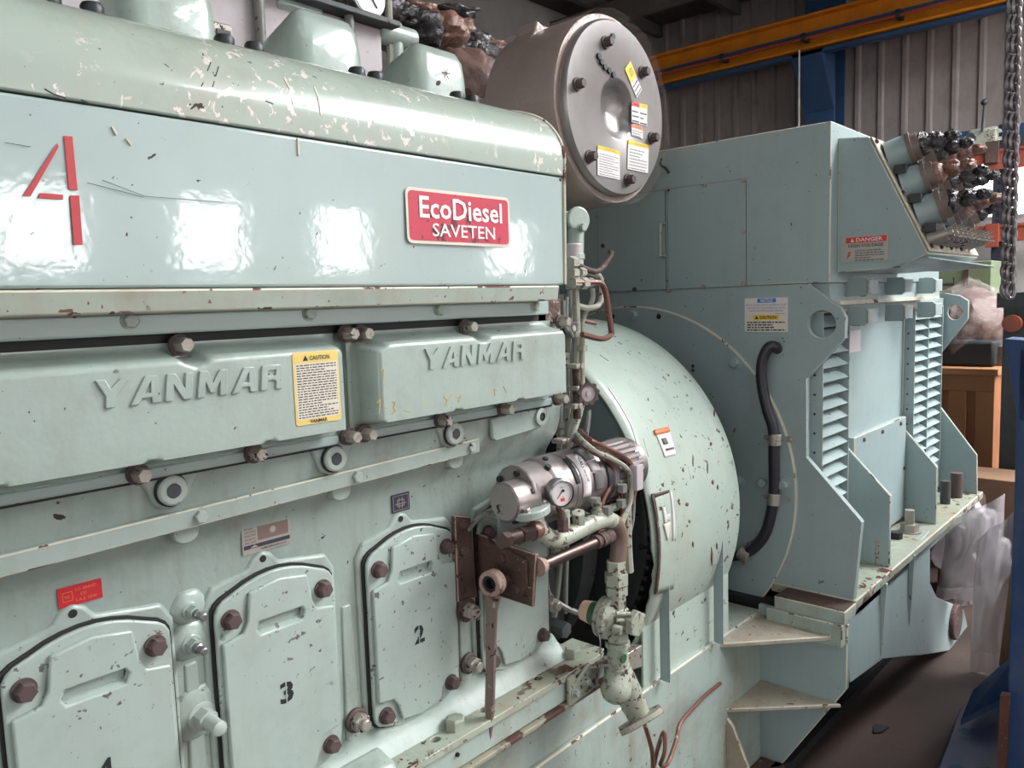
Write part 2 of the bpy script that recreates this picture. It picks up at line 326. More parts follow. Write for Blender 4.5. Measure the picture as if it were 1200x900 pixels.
# ================================================================== the hall
XW = 12.0
make('floor', MB().box(-8, XW, -8, 8, -.2, 0), 'concrete', kind='structure')
def wall_with_holes(x0, x1, z0, z1, holes, y, t):
    return MB().prism([(x0, y, z0), (x1, y, z0), (x1, y, z1), (x0, y, z1)], (0, t, 0), [[(a, y, c), (b, y, c), (b, y, d), (a, y, d)] for a, b, c, d in holes])
wins = [(2.75, 3.7, 1.75, 2.75), (4.75, 5.75, 1.75, 2.75), (6.85, 7.85, 1.75, 2.75), (10.5, 11.6, 1.75, 2.75), (.4, 1.4, 1.75, 2.75), (-3.5, -2.5, 1.75, 2.75)]
clere = [(-6+3*i, -3.4+3*i, 3.9, 5.1) for i in range(6)]
make('wall_right', wall_with_holes(-8, XW, 0, 6, wins+clere, -8, -.2), 'hallwall', kind='structure')
k = 0
for a, b, c, d in wins+clere:
    k += 1; wn = bpy.data.objects.new('window_%d' % k, None); COL.objects.link(wn); wn.location = (a, -8.1, c); WO[wn.name] = V(a, -8.1, c); wn['kind'] = 'structure'
    make('pane', MB().box(a, b, -8.14, -8.12, c, d), 'daylight' if c < 3 else 'clerestory', wn)
    f = MB(); m = (a+b)/2
    for x0, x1, z0, z1 in ((a, b, c, c+.04), (a, b, d-.04, d), (a, a+.04, c+.04, d-.04), (b-.04, b, c+.04, d-.04), (m-.012, m+.012, c+.04, d-.04)): f.box(x0, x1, -8.11, -8.05, z0, z1)
    make('window_frame', f, 'roofbeam', wn)
make('wall_left', MB().box(-8, XW, 8, 8.2, 0, 6), 'hallwall', kind='structure')
make('wall_front', MB().prism([(-8, -8, 0), (-8, 8, 0), (-8, 8, 6), (-8, -8, 6)], (-.2, 0, 0), [[(-8, -6, .02), (-8, .5, .02), (-8, .5, 4.4), (-8, -6, 4.4)]]), 'hallwall', kind='structure')
make('window_40', MB().box(-8.18, -8.16, -6, .5, .02, 4.4), 'fill_glow', kind='structure')  # glowing opening added to brighten the generator faces turned towards -x
mb = MB()
for yy in (-6, -4.4, -2.75, -1.1, .44): mb.box(-8.02, -7.96, yy, yy+.06, 0, 4.46)
make('trim_40', mb, 'roofbeam', kind='structure')
# corrugated far wall with a daylit opening in it
wy0, wy1, wz0, wz1 = 1.15, 2.85, 2.42, 3.18
mb = MB()
prof = []; y = -8.0
while y < 8: prof += [(y, 0), (y+.21, 0), (y+.235, -.035), (y+.285, -.035), (y+.31, 0)]; y += .31
def sheet(ya, yb, za, zb):
    q = [p for p in prof if ya-.001 <= p[0] <= yb+.001]; q = [(ya, 0)]+q+[(yb, 0)]; n = len(q)
    mb.add([(XW+d, yy, za) for yy, d in q]+[(XW+d, yy, zb) for yy, d in q], [(i, i+1, i+1+n, i+n) for i in range(n-1)])
sheet(-8, wy0, 0, 6.2); sheet(wy1, 8, 0, 6.2); sheet(wy0, wy1, wz1, 6.2); sheet(wy0, wy1, 0, wz0)
make('wall_back', mb, 'wallsheet', kind='structure', smooth=10)
wn = bpy.data.objects.new('window_20', None); COL.objects.link(wn); wn.location = (XW+.1, wy0, wz0); WO[wn.name] = V(XW+.1, wy0, wz0); wn['kind'] = 'structure'
make('pane', MB().box(XW+.15, XW+.17, wy0, wy1, wz0, wz1), 'backlight', wn)
mb = MB(); mb.box(XW-.03, XW+.05, wy0-.05, wy0, wz0, wz1); mb.box(XW-.03, XW+.05, wy1, wy1+.05, wz0, wz1); mb.box(XW-.03, XW+.05, wy0, wy1, wz1, wz1+.05)
make('window_frame', mb, 'roofbeam', wn)
skl = [(-2.6, -1.6, -6.6, -.8), (.5, 1.3, -6.6, -.8), (4.2, 5.4, -6.6, -.8), (6.0, 7.2, -6.6, -.8), (7.8, 9.2, -6.6, -.8)]
make('ceiling', MB().prism([(-8, -8, 6), (XW, -8, 6), (XW, 8, 6), (-8, 8, 6)], (0, 0, .1), [[(a, c, 6), (b, c, 6), (b, d, 6), (a, d, 6)] for a, b, c, d in skl]), 'roofsheet', kind='structure')
for i, (a, b, c, d) in enumerate(skl):
    make('window_%d' % (30+i), MB().box(a, b, c, d, 6.05, 6.08), 'skylight' if a > 3 else 'skylight_dim', kind='structure')
for i, yy in enumerate([-7, -5.4, -3.8, -2.2, -.6, 1, 2.6, 4.2, 5.8, 7.2]):
    make('trim_%d' % (i+1), MB().box(-8, XW, yy, yy+.09, 5.82, 6.0), 'roofbeam', kind='structure')
for i, xx in enumerate([-4, .2, 3.9, 6.8, 10]):
    make('trim_%d' % (20+i), MB().box(xx, xx+.16, -8, 8, 5.52, 5.8), 'roofbeam', kind='structure')
# columns, crane runway and wall girt
def hcolumn(y0, label):
    t = thing('steel_column', (XW-.25, y0+.25, 0), label, 'column')
    mb = MB(); mb.box(XW-.42, XW-.05, y0+.19, y0+.22, 0, 5.9); mb.box(XW-.45, XW-.42, y0, y0+.42, 0, 5.9); mb.box(XW-.06, XW-.04, y0, y0+.42, 0, 5.9)
    make('web_and_flanges', mb, 'bluesteel', t, bevel=.004)
    mb = MB().prism([(XW-.46, y0, 4.78), (XW-.9, y0, 4.78), (XW-.9, y0, 4.66), (XW-.46, y0, 4.05)], (0, .42, 0)); make('crane_bracket', mb, 'bluesteel', t, bevel=.004)
    mb = MB(); mb.tube([(XW-.95, y0+.3, 4.8), (XW-.95, y0+.3, 1.0)], .012, 6, sub=1); make('conduit', mb, 'offwhite', t)
hcolumn(4.2, 'blue steel column on corrugated wall carrying the orange crane runway beam')
t = thing('crane_runway_beam', (XW-.9, 2.2, 4.8), 'long orange steel crane runway beam running high along the corrugated wall', 'beam')
mb = MB(); mb.box(XW-.82, XW-.80, 1.9, 8, 4.83, 5.22); mb.box(XW-.95, XW-.68, 1.9, 8, 5.22, 5.25); mb.box(XW-.95, XW-.68, 1.9, 8, 4.80, 4.83)
make('i_beam', mb, 'orangesteel', t, bevel=.004)
make('conductor_rail', MB().tube([(XW-.98, 1.9, 4.93), (XW-.98, 8, 4.93)], .02, 8, sub=1), 'rackorange', t); make('rail_channel', MB().box(XW-1.0, XW-.97, 1.9, 8, 4.96, 4.99), 'bluesteel', t)
cl = make('rail_clip', MB().box(XW-1.0, XW-.82, 4.4, 4.46, 4.9, 5.0), 'darksteel', t)
for yy in (3.2, 5.6, 6.8): copy_at(cl, WO[cl.name]+V(0, yy-4.4, 0), t)
make('under_angle', MB().box(XW-.9, XW-.75, 1.9, 8, 4.73, 4.78), 'bluesteel', t)
make('wall_girt', MB().box(XW-.3, XW-.04, -3, 3.9, 3.36, 3.5), 'bluesteel', label='blue horizontal steel girt on the corrugated wall above the bright opening', cat='beam')
make('lintel_boards', MB().box(XW-.35, XW-.04, .6, 3.1, 3.18, 3.36), 'darksteel', label='dark grey boards stacked above the bright opening under the blue girt', cat='board')

# pallet rack in front of the bright opening
RXX = 9.5
t = thing('pallet_rack', (RXX, 1.8, 0), 'pallet rack with orange beams and dark posts before the bright opening', 'rack')
def rp(px, py): return PX(px, py, RXX)
mb = MB(); a = rp(1161, 300); mb.box(RXX, RXX+.08, a.y-.11, a.y, 0, rp(1165, 165).z); make('post', mb, 'rackblue', t, bevel=.004)
mb = MB(); mb.box(RXX, RXX+.08, -1.6, -1.5, 0, 3.4); make('post', mb, 'rackblue', t, bevel=.004)
for (py0, py1) in ((176, 200), (264, 284)):
    z1 = rp(1165, py0).z; z0 = rp(1165, py1).z; mb = MB().box(RXX-.04, RXX, -1.55, rp(1110, py1).y, z0, z1); mb.box(RXX-.055, RXX-.04, -1.55, rp(1110, py1).y, z1-.03, z1); make('beam', mb, 'rackorange', t, bevel=.004)
q = rp(1164, 178)
mb = MB(); mb.box(RXX-.07, RXX-.04, q.y-.06, q.y+.06, q.z-.12, q.z+.1); make('beam_connector', mb, 'rust', t, bevel=.003)
q = rp(1164, 274); mb = MB(); mb.box(RXX-.07, RXX-.04, q.y-.06, q.y+.06, q.z-.14, q.z+.1); make('beam_connector', mb, 'rackorange', t, bevel=.003)
sl0 = make('post_slot', MB().box(RXX-.003, RXX+.001, a.y-.07, a.y-.04, 1.9, 1.94), 'black', t)
for i in range(1, 16): copy_at(sl0, WO[sl0.name]+V(0, 0, .08*i), t)
a = PX(1134, 163, RXX); b = PX(1170, 147, RXX)
t = thing('limit_switch_box', (RXX+.1, a.y, a.z), 'cream cast box with a short lever standing on the pallet rack post', 'box')
make('housing', MB().box(RXX-.02, RXX+.22, b.y, a.y, a.z-.13, b.z), 'cream', t, bevel=.035, seg=3)
mb = MB(); c = (a+b)/2; mb.cyl((RXX-.04, c.y, c.z), (RXX-.06, c.y-.02, b.z+.22), .012); mb.blob((RXX-.06, c.y-.02, b.z+.24), (.035, .035, .035), 0, sub=2); make('lever', mb, 'darksteel', t)
make('boss', MB().cyl((RXX-.07, c.y+.1, c.z-.05), (RXX-.02, c.y+.1, c.z-.05), .05), 'steel', t)
make('box_bracket', MB().box(RXX, RXX+.2, b.y+.05, a.y, rp(1165, 166).z-.14, a.z-.1), 'darksteel', t)
make('stored_machine_panel', MB().box(RXX+.3, RXX+.9, rp(1200, 260).y-1.2, rp(1118, 260).y, .9, rp(1160, 250).z-.05), 'hallwall', label='pale blurred cabinet standing low behind the orange rack beams', cat='cabinet')
# green box, crate, wrapped machine
t = thing('control_box', (6.8, 1.2, 1.35), 'olive green steel control box behind the generator lifting lug', 'box')
a = PX(1098, 313, 6.8); b = PX(1157, 356, 6.8)
make('housing', MB().box(6.8, 7.3, b.y-.02, a.y+.3, b.z-.03, a.z+.03), 'greenbox', t, bevel=.006)
c = PX(1133, 330, 6.8); make('door_edge', MB().box(6.785, 6.8, c.y-.012, c.y+.012, b.z-.02, a.z), 'rust', t)
mb = MB(); c = PX(1120, 333, 6.8); mb.tube([c+V(-.05, .12, 0), c+V(-.05, 0, 0), c+V(-.05, 0, .05)], .012, 8, sub=1); make('handle', mb, 'darksteel', t)
make('box_stand', MB().box(6.85, 7.25, b.y, a.y+.3, 0, b.z-.03), 'cardboard', t)
CX = 5.4
a = PX(1101, 438, CX); b = PX(1163, 546, CX)
t = thing('plywood_crate', (CX, (a.y+b.y)/2, 0), 'brown plywood crate with framed panel behind the generator', 'crate')
mb = MB().box(CX+.02, CX+1.2, b.y, a.y+.5, .05, a.z); make('panel', mb, 'woodcrate', t)
mb = MB(); y0, y1 = b.y, a.y+.5
mb.box(CX, CX+.02, y0, y1, a.z-.1, a.z); mb.box(CX, CX+.02, y0, y1, .12, .25); mb.box(CX, CX+.02, y0, y0+.1, .25, a.z-.1); mb.box(CX, CX+.02, y1-.1, y1, .25, a.z-.1); mb.box(CX, CX+.02, a.y-.15, a.y-.05, .25, a.z-.1)
make('frame', mb, 'woodedge', t, bevel=.003)
make('lid', MB().box(CX-.03, CX+1.25, y0-.02, y1+.02, a.z, a.z+.04), 'woodedge', t, bevel=.003)
for yy in (y0+.05, y1-.15): make('skid_runner', MB().box(CX, CX+1.2, yy, yy+.1, 0, .06), 'woodedge', t)
zt = a.z+.04; c = PX(1140, 400, CX+.4)
t = thing('wrapped_machine', (CX+.45, c.y, zt), 'machine shrouded in shiny clear plastic film on the plywood crate', 'machine')
mb = MB(); mb.blob((CX+.45, c.y+.0, zt+.24), (.26, .19, .24), .12, 2, 4); mb.box(CX+.2, CX+.8, c.y-.22, c.y+.25, zt, zt+.12); make('body', mb, 'wraprust', t)
mb = MB(); mb.box(CX+.1, CX+.7, c.y-.18, c.y+.35, zt, zt+.16); make('dark_base', mb, 'dark', t, bevel=.02)
mb = MB(); mb.blob((CX+.4, c.y+.02, zt+.24), (.33, .26, .29), .14, 2.4, 9, 5); make('plastic_film', mb, 'wrap', t, smooth=60)

# blue machine stand at the right edge
bx = 2.6
def sb(px, py): return PX(px, py, bx)
t = thing('blue_stand', (bx, .42, 0), 'blue painted steel stand with tall post and splayed foot at the right edge', 'stand')
mb = MB(); mb.box(bx+.02, bx+1.0, -.75, sb(1212, 500).y-.03, .16, 1.12); make('added_shade_box', mb, 'standblue', t, bevel=.01)  # unseen body added to throw shade on the base side and floor
for xx, yy in ((bx+.08, -.65), (bx+.85, -.65), (bx+.85, .2)): make('added_box_leg', MB().box(xx, xx+.08, yy, yy+.08, 0, .18), 'standblue', t)
a = sb(1189, 560); mb = MB(); mb.box(bx, bx+.1, a.y-.14, a.y, .0, sb(1200, 400).z-.02); make('post', mb, 'standblue', t, bevel=.004)
p = [sb(1176, 397), sb(1215, 400), sb(1215, 500), sb(1193, 492)]; make('hopper', MB().prism(p, (.12, 0, 0)), 'standblue', t, bevel=.003)
p = [PZ(1188, 778, .2), PZ(1125, 830, .02), PZ(1095, 905, .02), PZ(1180, 990, .02), PZ(1290, 930, .02), PZ(1235, 800, .2)]
mb = MB(); q = [V(v.x, v.y, 0) for v in p]; n = len(p); mb.add(p+q, [tuple(range(n))]+[(i, (i+1) % n, (i+1) % n+n, i+n) for i in range(n)]); make('spotted_foot', mb, 'speckleblue', t, bevel=.01, seg=3)
mb = MB(); q = [PZ(1186, 775, .32), PZ(1140, 815, .1), PZ(1126, 850, .05), PZ(1186, 820, .2)]; mb.prism(q, (0, 0, .02)); make('gusset', mb, 'standblue', t)
mb = MB(); mb.prism([PX(1172, 815, 2.55), PX(1183, 816, 2.55), PX(1178, 905, 2.55), PX(1168, 905, 2.55)], (.03, 0, 0)); make('edge_strip', mb, 'copper', t)

# hoist chain: individual links
ct = V(2.2, .43, 0); CHX = 2.4
def link_mesh(c, hh, r, ph):
    mb = MB(); pts = []
    for i in range(14):
        q = 2*math.pi*i/14; u = math.cos(q)*hh*.42; vv = math.sin(q)*hh*.5+(.22*hh if math.sin(q) > 0 else -.22*hh)*abs(math.sin(q))
        d = V(.7, -.7, 0) if ph else V(.7, .7, 0); pts.append(V(*c)+d*u+V(0, 0, vv))
    pts.append(pts[0]); mb.tube(pts, r, 6, sub=2); return mb
t1 = thing('hoist_chain', (CHX, .43, 2.6), 'dark steel hoist chain hanging in two falls at the upper right edge', 'chain')
pA = PX(1192, -6, CHX); pB = PX(1184, 352, CHX); pC = PX(1186, -6, CHX+.05); pD = PX(1178, 350, CHX+.05)
for (q0, q1) in ((pA, pB), (pC, pD)):
    n = 32; protos = []
    for ph in (0, 1):
        c = q0.lerp(q1, ph/n); o = make('chain_link', link_mesh(c, (q0-q1).length/n*1.05, .0052, ph), 'chainsteel', t1, origin=c); protos.append(o)
    for i in range(2, n): copy_at(protos[i % 2], q0.lerp(q1, i/n), t1)
exec_after = []

# ================================================================== base frame (skid)
YS = 1.05
t = thing('base_frame', (1.6, 1.5, 0), 'pale green welded steel base frame under engine and generator', 'base frame')
base = t
mb = MB().box(-.4, 2.30, YS, 2.08, .0, .515); make('side_beam', mb, 'skid', t, bevel=.004, edge=True)
mb = MB().box(-.4, 1.46, YS+.01, 2.06, .515, .646); make('engine_bed', mb, 'skid', t, bevel=.004)
make('bed_plate', MB().box(-.4, 1.40, .992, 1.2, .648, .658), 'bedrust', t, bevel=.002)
# wide generator section
p = [(2.30, 1.06, .53), (2.30, .785, .53), (2.30, .785, .335), (2.30, .985, .02), (2.30, 1.06, .0)]
make('end_wall', MB().prism(p, (.02, 0, 0)), 'gen', t, bevel=.003, edge=True)
px = [(993, 718), (1090, 622), (1090, 683), (1098, 700), (1115, 707), (1130, 715), (1134, 735), (1128, 755), (1110, 763), (1080, 768), (1035, 772), (997, 800)]
P_ = [PY(a, b, .80) for a, b in px]; P_[0] = V(2.32, .80, .53)
make('side_web', MB().prism(P_, (0, .02, 0)), 'gen', t, bevel=.003, edge=True)
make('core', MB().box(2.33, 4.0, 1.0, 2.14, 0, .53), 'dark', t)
c = PY(1117, 728, .80); make('trunnion_pipe', MB().cyl(c+V(0, -.02, 0), c+V(0, .03, 0), .075), 'rust', t, bevel=.006)
rb = None
for a, b, b2 in ((1032, 680, 772), (1065, 647, 735)):
    u = PY(a, b, .80); l = PY(a, b2, .80); l.z = max(l.z, .02)
    make('stiffener', MB().prism([u, u+V(0, -.02, -.01), l+V(0, -.004, .02), l], (.012, 0, 0)), 'gen', t, bevel=.001, edge=True)
mb = MB().box(2.374, 4.03, .785, 1.05, .553, .583); make('top_flange', mb, 'ledge', t, bevel=.004, edge=True)
make('under_flange', MB().box(2.32, 4.0, .80, .82, .52, .553), 'gen', t)
mb = MB(); mb.box(2.282, 2.373, .785, 1.0, .535, .576); make('end_pad', mb, 'skid', t, bevel=.003, edge=True); make('pad_top', MB().box(2.285, 2.372, .79, .995, .576, .5785), 'rust', t)
mb = MB(); mb.box(2.27, 2.30, .79, 1.02, .47, .538); make('pad_plate', mb, 'skid', t, bevel=.003, edge=True)
def tri(zt, pts): return MB().prism([PZ(a, b, zt) for a, b in pts], (0, 0, -.012))
make('gusset_shelf', MB().prism([(2.30, .79, .50), (2.02, 1.055, .50), (2.30, 1.055, .50)], (0, 0, -.014)), 'shelf', t, bevel=.003, edge=True)
make('gusset_shelf', MB().prism([(2.30, .80, .285), (2.06, 1.055, .285), (2.30, 1.055, .285)], (0, 0, -.012)), 'shelf', t, bevel=.003, edge=True)
for x, top, d in ((2.065, .255, .06), (1.80, .20, .05)):
    make('foot_fin', MB().prism([(x, YS, top), (x, YS-.02, top-.02), (x, YS-d-.06, 0), (x, YS, 0)], (.012, 0, 0)), 'shelf', t, bevel=.002, edge=True)
mb = MB().prism([PX(865, 893, 2.29), PX(890, 872, 2.29), PX(915, 893, 2.29), PX(890, 915, 2.2)], (.01, 0, 0)); 
make('floor_lug', MB().box(2.14, 2.30, .97, 1.05, 0, .03), 'rust', t, bevel=.006)
make('dark_floor_strip', MB().prism([(2.25, 1.0, 0), (2.32, .96, 0), (3.6, .96, 0), (3.6, 1.0, 0)], (0, 0, .03)), 'dark', t)  # dark strip on the floor along the generator base
# anchor bolts on flange
def stud(p, r, h, mat, parent, nut=True):
    mb = MB(); mb.cyl(p, p+V(0, 0, h), r, n=14)
    if nut: mb.cyl(p+V(0, 0, .004), p+V(0, 0, .004+r*1.6), r*1.9, n=6); mb.cyl(p, p+V(0, 0, .004), r*2.5, n=18)
    return make('stud_bolt', mb, mat, parent)
zf = .583
q = PZ(1012, 662, zf); stud(V(q.x+.03, .84, zf), .008, .085, 'boltgrey', t, False)
q = PY(1066, 606, .865); q.z = zf; stud(q, .017, .085, 'boltgrey', t)
q = PY(1108, 572, .865); q.z = zf; stud(q, .02, .10, 'darksteel', t, False); q = PY(1121, 562, .855); q.z = zf; stud(q, .025, .11, 'boltrust', t, False)
q = PZ(1050, 631, zf); make('loose_nut', MB().cyl(q, q+V(0, 0, .025), .022, n=6), 'black', None, label='black hex nut lying on the flange beside the middle gusset plate', cat='nut')
q = PZ(1130, 571, zf); mb = MB().blob(q+V(0, 0, .02), (.05, .05, .02), .4, 3, 5, 2); make('debris', mb, 'darksteel', None, label='dark lump of debris lying at the far end of the base flange', cat='debris')

# ================================================================== diesel engine
eng = thing('diesel_engine', (.5, 1.5, .66), 'large pale green marine diesel engine filling the left of the hall', 'engine')
X0, X1 = -.4, 1.31
# crankcase body
mb = MB()
mb.prism([(X0, 1.09, .76), (X0, 1.09, 1.165), (X0, 1.082, 1.185), (X0, 1.054, 1.225), (X0, 1.045, 1.25), (X0, 1.038, 1.30), (X0, 1.038, 1.47), (X0, 2.07, 1.47), (X0, 2.04, .72), (X0, 1.05, .72), (X0, 1.06, .735)], (X1-X0, 0, 0))
make('crankcase', mb, 'case', eng, bevel=.008, seg=3)
mb = MB().box(X0, 1.25, 1.03, 2.0, 1.462, 1.53); make('gap_shade_block', mb, 'black', eng)  # block coloured black to paint the shade in the gaps under the lip
# hood: front panel, curved upper panel, lip
HY = .95
prof = [(HY, 1.531), (HY-.003, 1.733)]
mb = MB().prism([(X0, y, z) for y, z in prof]+[(X0, 1.6, 1.733), (X0, 1.6, 1.531)], (1.213-X0, 0, 0)); hood = make('hood_panel', mb, 'hood', eng, bevel=.004)
up = [(.946, 1.735), (.944, 1.765), (.948, 1.79), (.960, 1.813), (.978, 1.834), (1.0, 1.850), (1.03, 1.864), (1.071, 1.876), (1.12, 1.884), (1.2, 1.888), (1.6, 1.888), (1.6, 1.735)]
mb = MB().prism([(X0, y, z) for y, z in up], (1.2145-X0, 0, 0)); hoodtop = make('hood_top', mb, 'hoodtop', eng, bevel=.0025, smooth=40)
trim = [(y-.0035 if i < 5 else y, z+(.0035 if i > 4 else .001)) for i, (y, z) in enumerate(up[:9])]
mb = MB().tube([(1.2135, HY-.001, 1.532)]+[(1.2145, y, z) for y, z in up[:10]], .0035, 6, sub=2); make('end_bead', mb, 'edge', hood)
q = MB(); 
for px_, py_ in ((654, 198), (655, 211)): c = PY(px_, py_, HY); q.cyl(c+V(0, -.004, 0), c+V(0, .0, 0), .003, n=8)
make('rivet', q, 'stencil', hood)
mb = MB().prism([(X0, HY-.002, 1.530), (X0, HY+.003, 1.502), (X0, HY+.06, 1.50), (X0, HY+.06, 1.530)], (1.195-X0, 0, 0))
make('hood_lip', mb, 'lip', eng, bevel=.003, edge=True)
# stencilled number 4
mb = MB(); yy = HY-.0042
for quad in ([(67, 168), (69, 172), (36, 230), (27, 230)], [(47, 226), (74, 228), (74, 234), (45, 232)], [(75, 159), (85, 160), (91, 223), (81, 222)], [(82, 229), (93, 229), (97, 287), (87, 287)]):
    mb.prism([PY(a, b, yy) for a, b in quad], (0, .0008, 0))
make('stencil_number', mb, 'red', hood, label='red stencilled number 4')
# brand decal
o = PY(477, 282, yy); o = V(.8175, HY-.0045, 1.597); W_, H_ = .238, .086
mb = MB()
def rrect(frame, o, w_, h_, r, n=4):
    out = []
    for cx, cy, a0 in ((w_-r, h_-r, 0), (r, h_-r, 90), (r, r, 180), (w_-r, r, 270)):
        for i in range(n+1): q = math.radians(a0+90*i/n); out.append(fr(frame, o, cx+r*math.cos(q), cy+r*math.sin(q)))
    return out
mb.prism(rrect(FY, o, W_, H_, .010), (0, -.0006, 0), mi=1)
mb.prism(rrect(FY, fr(FY, o, .005, .005, .0007), W_-.010, H_-.010, .007), (0, -.0005, 0), mi=0)
dec = make('brand_plate', mb, ['decalred', 'sticker'], hood, label='red decal with white lettering')
mb = MB(); text(mb, FY, o, 'EcoDiesel', .190, .034, .026, .040, .0016, bold=.018)
text(mb, FY, o, 'SAVETEN', .145, .021, .052, .012, .0016, bold=.01)
make('lettering', mb, 'white', dec)
HP = [(HY-.003, 1.54)]+up[:10]
def PH(px_, py_):
    r_ = ray(px_, py_)
    for (ya, za), (yb, zb) in zip(HP, HP[1:]):
        k0 = za-H-(ya*r_.z/r_.y); k1 = zb-H-(yb*r_.z/r_.y)
        if (k0 <= 0 <= k1): f_ = k0/(k0-k1); y_ = ya+(yb-ya)*f_; return EYE+r_*(y_/r_.y)
    return PY(px_, py_, HY-.004)
def hood_scratch(pts, mat, r_=.0011, par=None):
    P = [PH(a, b) for a, b in pts]; m = MB().tube(P, r_, 4, sub=1); make('paint_scratch', m, mat, par or hoodtop)
for pts in ([(333, 93), (339, 103), (343, 122)], [(368, 102), (373, 115), (376, 135)], [(131, 148), (137, 158)], [(148, 162), (154, 170)], [(349, 162), (350, 182)]): hood_scratch(pts, 'sticker', .0016)
for pts in ([(247, 73), (243, 83)], [(256, 78), (253, 88), (249, 102)], [(238, 97), (236, 101)], [(311, 118), (320, 122)], [(52, 104), (62, 110), (77, 115)], [(95, 117), (104, 121)]): hood_scratch(pts, 'stencil', .0009)
for pts in ([(102, 214), (168, 231)], [(120, 211), (170, 230), (262, 237)], [(6, 167), (36, 172)], [(355, 125), (373, 116)]): hood_scratch(pts, 'shadowsteel', .00035, hood)
# strip with bolts under the lip
strip = make('fixing_strip', MB().box(X0, 1.225, 1.0, 1.04, 1.475, 1.502), 'hood', eng, bevel=.003)
bolts([PY(152, 376, 1.0), PY(362, 367, 1.0), PY(514, 363, 1.0), PY(627, 359, 1.0)], (0, -1, 0), .0095, .007, 'boltpale', strip, .0115)
# black caps and valve bonnets on the hood top
def cap(p):
    mb = MB(); mb.lathe(p, (0, 0, 1), [(0, .0135), (.003, .0145), (.014, .0145), (.018, .012)], 20); return make('rubber_cap', mb, 'cap', hoodtop, origin=p, label='black rubber cap')
c0 = cap(V(.388, 1.1, 1.88))
for xx in (.439, .620, .668, .857, .896, 1.09, 1.13): copy_at(c0, V(xx, 1.1, 1.88), hoodtop)
def bonnet(xc):
    """rounded box cover above one cylinder; its near corner stands at x = xc - .06"""
    x0, x1, y0, y1 = xc, xc+.15, 1.17, 1.42; mb = MB()
    rings = []
    for z, ins, top in ((1.885, 0, 0), (1.95, .001, 0), (1.985, .006, 0), (2.005, .018, 0), (2.013, .035, 0)):
        ring = []; r = .035
        for cx, cy, a0 in ((x1-r, y1-r, 0), (x0+r, y1-r, 90), (x0+r, y0+r, 180), (x1-r, y0+r, 270)):
            for i in range(6):
                q = math.radians(a0+90*i/5); rr = max(r-ins, .004); k = ins
                xx = cx+math.cos(q)*(r-k); yy = cy+math.sin(q)*(r-k); zz = z-(.0 if z < 1.9 else max(0, (yy-(y0+.09)))*.45)
                ring.append(V(xx, yy, zz))
        rings.append(ring)
    n = len(rings[0]); v = [p for r_ in rings for p in r_]; f = []
    for j in range(len(rings)-1):
        for i in range(n): f.append((j*n+i, j*n+(i+1) % n, (j+1)*n+(i+1) % n, (j+1)*n+i))
    f.append(tuple(range((len(rings)-1)*n, len(rings)*n))); mb.add(v, f); return make('valve_bonnet', mb, 'cover', hoodtop, smooth=50)
BON = [bonnet(x) for x in (.51, .79, 1.055)]
c = V(1.13, 1.168, 1.955); mb = MB()
for a in (0, 60, 120): d = V(math.cos(math.radians(a)), 0, math.sin(math.radians(a)))*.012; mb.cyl(c-d, c+d, .0009, n=5)
make('chalk_star', mb, 'copper', BON[2], label='small brown scratched star')
# YANMAR cover panels
LET = {'Y': ([(0, 1), (.3, 1), (.48, .66), (.74, 1), (1.04, 1), (.62, .42), (.62, 0), (.33, 0), (.33, .42)], []),
 'A': ([(0, 0), (.42, 1), (.80, 1), (.97, 0), (.69, 0), (.66, .22), (.37, .22), (.28, 0)], [[(.44, .4), (.63, .4), (.6, .76)]]),
 'N': ([(0, 0), (.03, 1), (.32, 1), (.64, .45), (.64, 1), (.92, 1), (.90, 0), (.62, 0), (.28, .56), (.27, 0)], []),
 'M': ([(0, 0), (.05, 1), (.34, 1), (.55, .52), (.76, 1), (1.05, 1), (1.08, 0), (.80, 0), (.79, .52), (.63, .14), (.46, .14), (.29, .52), (.27, 0)], []),
 'R': ([(0, 0), (.02, 1), (.72, 1), (.86, .88), (.86, .6), (.78, .5), (.86, .42), (.88, 0), (.60, 0), (.60, .33), (.54, .38), (.27, .38), (.27, 0)], [[(.27, .58), (.58, .58), (.58, .80), (.27, .80)]])}
def smooth01(t): t = max(0, min(1, t)); return t*t*(3-2*t)
